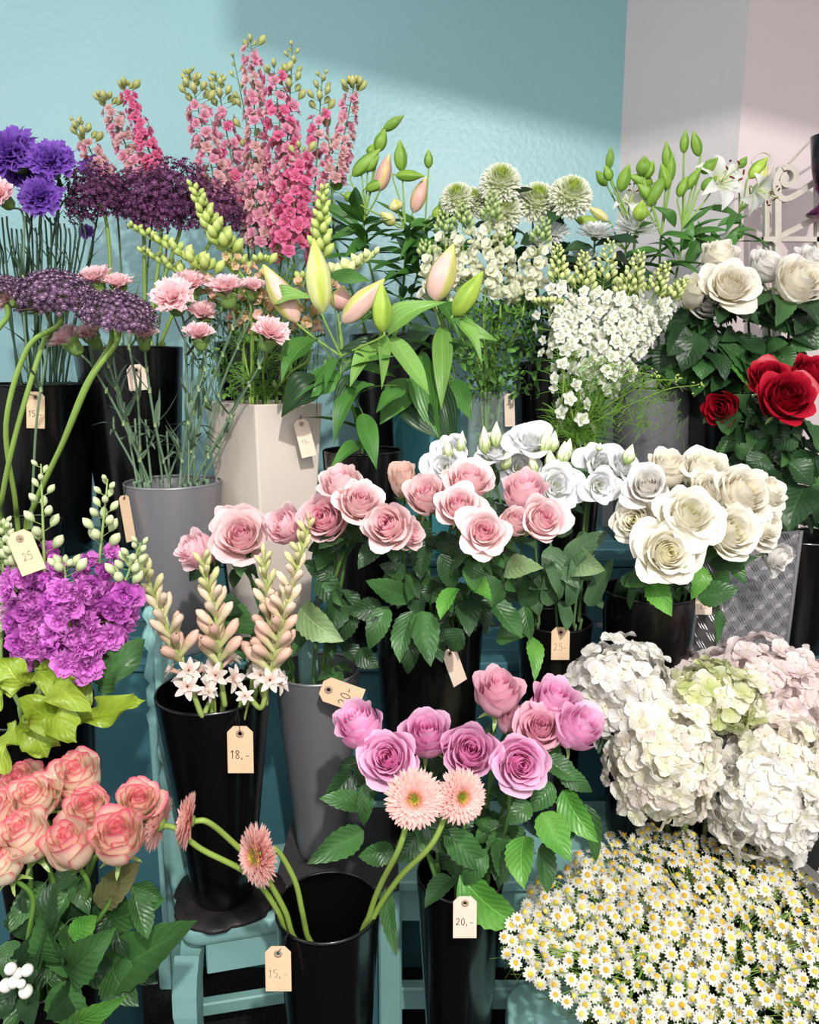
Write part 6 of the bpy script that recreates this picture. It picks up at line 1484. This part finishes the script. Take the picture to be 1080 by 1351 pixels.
# pompons and white chrysanthemums
for i, (px, py, r, d, lab) in enumerate(((660, 242, 25, (0, -1, .75), 'white pompon chrysanthemum with green heart, highest of its group'), (663, 279, 24, (.1, -1, .75), 'green hearted white pompon directly below the highest one'), (708, 267, 25, (0, -1, .75), 'green hearted white pompon in the middle of the row'),
    (752, 259, 26, (.1, -1, .75), 'green hearted white pompon at the right end of the row'), (603, 262, 20, (-.2, -1, .75), 'greenish pompon at the left behind the lily bud'), (622, 268, 20, (0, -1, .75), 'greenish pompon half hidden between its neighbours'))):
    simple_flower(B['pom'], px, py, 1.86+.02*(i % 3), r*1.18, d, pompon_mesh(i % 3), 'pompon_chrysanthemum', 'chrysanthemum', lab, nl=8, lpal='dark', off=.3, lsize=.08)
for i, (px, py, r, d, lab) in enumerate(((785, 312, 27, (0, -.45, 1), 'white daisy chrysanthemum seen side on below the pompons'), (838, 307, 32, (.0, -.5, 1), 'white daisy chrysanthemum right beneath the lily stems, largest of its kind'), (768, 346, 24, (-.2, -.8, .8), 'white daisy chrysanthemum lowest behind the larkspur buds'),
    (730, 312, 24, (-.2, -.8, .7), 'white daisy chrysanthemum shaded behind the snapdragons'), (705, 322, 20, (0, -.8, .6), 'small shaded white chrysanthemum by the leaning snapdragon'))):
    simple_flower(B['pom'], px, py, 1.92+.02*(i % 3), r, d, daisymum_mesh(i % 2), 'daisy_chrysanthemum', 'chrysanthemum', lab, nl=9, lpal='dark', off=.12, lsize=.09)

# white larkspur
WL = [larkspur_floret('#E9EBD0', '#F4F4F0', v) for v in (0, 1, 2)]; WB = ('#9FB058', '#D6DC9C')
for i, (t, b, n, bf, R, lab) in enumerate((((735, 325), (742, 470), 26, .35, 20, 'white larkspur at the left of its bunch with open buds above'), ((770, 335), (765, 500), 40, .30, 24, 'white larkspur second from the left, pale green buds on top'), ((805, 320), (775, 500), 46, .32, 26, 'white larkspur in the middle with the highest bud twigs'),
    ((845, 335), (795, 500), 50, .30, 26, 'white larkspur right of the middle, densely flowered'), ((880, 350), (810, 500), 46, .30, 26, 'white larkspur leaning right toward the white rosebud'), ((905, 370), (830, 470), 30, .30, 20, 'shortest white larkspur leaning furthest right'),
    ((720, 400), (760, 570), 22, .05, 30, 'thin white larkspur hanging low at the left with few flowers'), ((830, 380), (790, 520), 44, .10, 28, 'white larkspur in front of its bunch without buds'))):
    spike('larkspur', 'larkspur', lab, B['wlark'], t, b, 1.66+.02*(i % 3), int(n*1.25), WL, 10.5, R, 34, 7, WB, budfrac=bf, stemcol='#7F9A46', frond=26, taper=.1)
for i in range(5):
    r = rs(i+900); a = at(775+i*22, 480+10*i, 1.64); P = catmull([B['wlark'].rc-V3(0, 0, .2), B['wlark'].rc+V3(0, -.01, .01), a, a+V3(.05+.01*i, -.01, .005*i)], 6); F = Flower('larkspur', 'arching larkspur shoot with tiny buds over the grey bucket, '+ORD[i]+' from the left', 'larkspur', P[0], 'green larkspur side shoots'); F.tube(P, .0016, .0008, '#7FA040', 4)
    mb = MB(); e = P[-1]; 
    for j in range(7): mb.tpl(blob(6, 5, '#8FAA48', '#B9C870'), fr(e+r.randn(3)*.006, r.randn(3), 0, .007))
    part('buds', mb, M_BUD, F.o)
    mb = MB()
    for j in range(70):
        p = a+V3(r.uniform(-.05, .05), r.uniform(-.02, .02), r.uniform(-.10, .02)); tube(mb, catmull([p, p+V3(.01, 0, .01), p+unit(r.randn(3)+V3(.4, 0, -.1))*.035], 3), .0008, .0004, hexc('#6F9A34')*(.6+.6*r.rand()), 3)
    part('fronds', mb, M_STEM, F.o, kind='stuff'); F.done()

# white lilies at the upper right
W1 = lily(B['wlil'], [(803, 223, 806, 193, 11, 'dgreen', 2.0), (800, 245, 786, 225, 13, 'dgreen', 2.0), (805, 238, 798, 218, 13, 'dgreen'), (818, 253, 830, 216, 18, 'dgreen'), (860, 243, 830, 232, 17, 'dgreen'), (862, 265, 840, 240, 17, 'dgreen')],
          'white lily stem in bud at the left of the upper right group', 1.95, (838, 310), nl=14, seed=31, lsize=.10, leaves_auto_hi=.98, cat='lily')
W2 = lily(B['wlil'], [(848, 232, 850, 205, 20, 'dgreen'), (852, 235, 862, 212, 14, 'dgreen'), (880, 250, 872, 215, 17, 'dgreen'), (880, 222, 879, 186, 13, 'dgreen'), (884, 240, 886, 200, 14, 'dgreen'), (855, 272, 880, 225, 16, 'dgreen')],
          'white lily stem with crossed green buds in the centre of the upper right group', 1.93, (872, 310), nl=16, seed=32, lsize=.10, leaves_auto_hi=.98)
W3 = lily(B['wlil'], [(902, 202, 904, 171, 12, 'dgreen'), (922, 206, 914, 172, 14, 'dgreen'), (925, 228, 947, 208, 16, 'dgreen'), (905, 250, 925, 220, 14, 'dgreen'), (925, 250, 946, 232, 15, 'dgreen'), (895, 260, 906, 232, 14, 'dgreen')],
          'white lily stem with the two highest upright buds', 1.94, (900, 300), nl=16, seed=33, lsize=.10, open_=[(955, 236, 40, (.35, -.9, .35))], leaves_auto_hi=.98)
W4 = lily(B['wlil'], [(988, 235, 1013, 207, 17, 'green'), (1000, 240, 1012, 218, 15, 'cream'), (975, 222, 985, 206, 11, 'dgreen')], 'white lily stem with an open drooping flower by the metal bench', 1.96, (975, 280), nl=8, seed=34, lsize=.10, open_=[(1003, 252, 36, (.6, -.5, -.4))], leaves_auto_hi=.95)
W5 = lily(B['wlil'], [(790, 298, 757, 288, 17, 'green', 1.98), (802, 292, 775, 272, 13, 'cream', 1.98), (843, 292, 847, 264, 20, 'green', 1.9)], 'white lily stem with horizontal buds above the daisy chrysanthemums', 1.98, (825, 330), nl=8, seed=35, lsize=.09, open_=[(832, 262, 30, (0, -.6, .8))])
for F, L_ in ((W3, [(900, 330, 915, 290, 16), (890, 300, 865, 270, 16), (905, 350, 930, 300, 18), (945, 300, 985, 292, 14)]), (W4, [(950, 330, 985, 300, 16), (945, 350, 940, 300, 20), (930, 340, 920, 290, 16), (960, 310, 1000, 300, 10)])): ell(F, L_, 1.93, 'lily', 'lily', join=True)
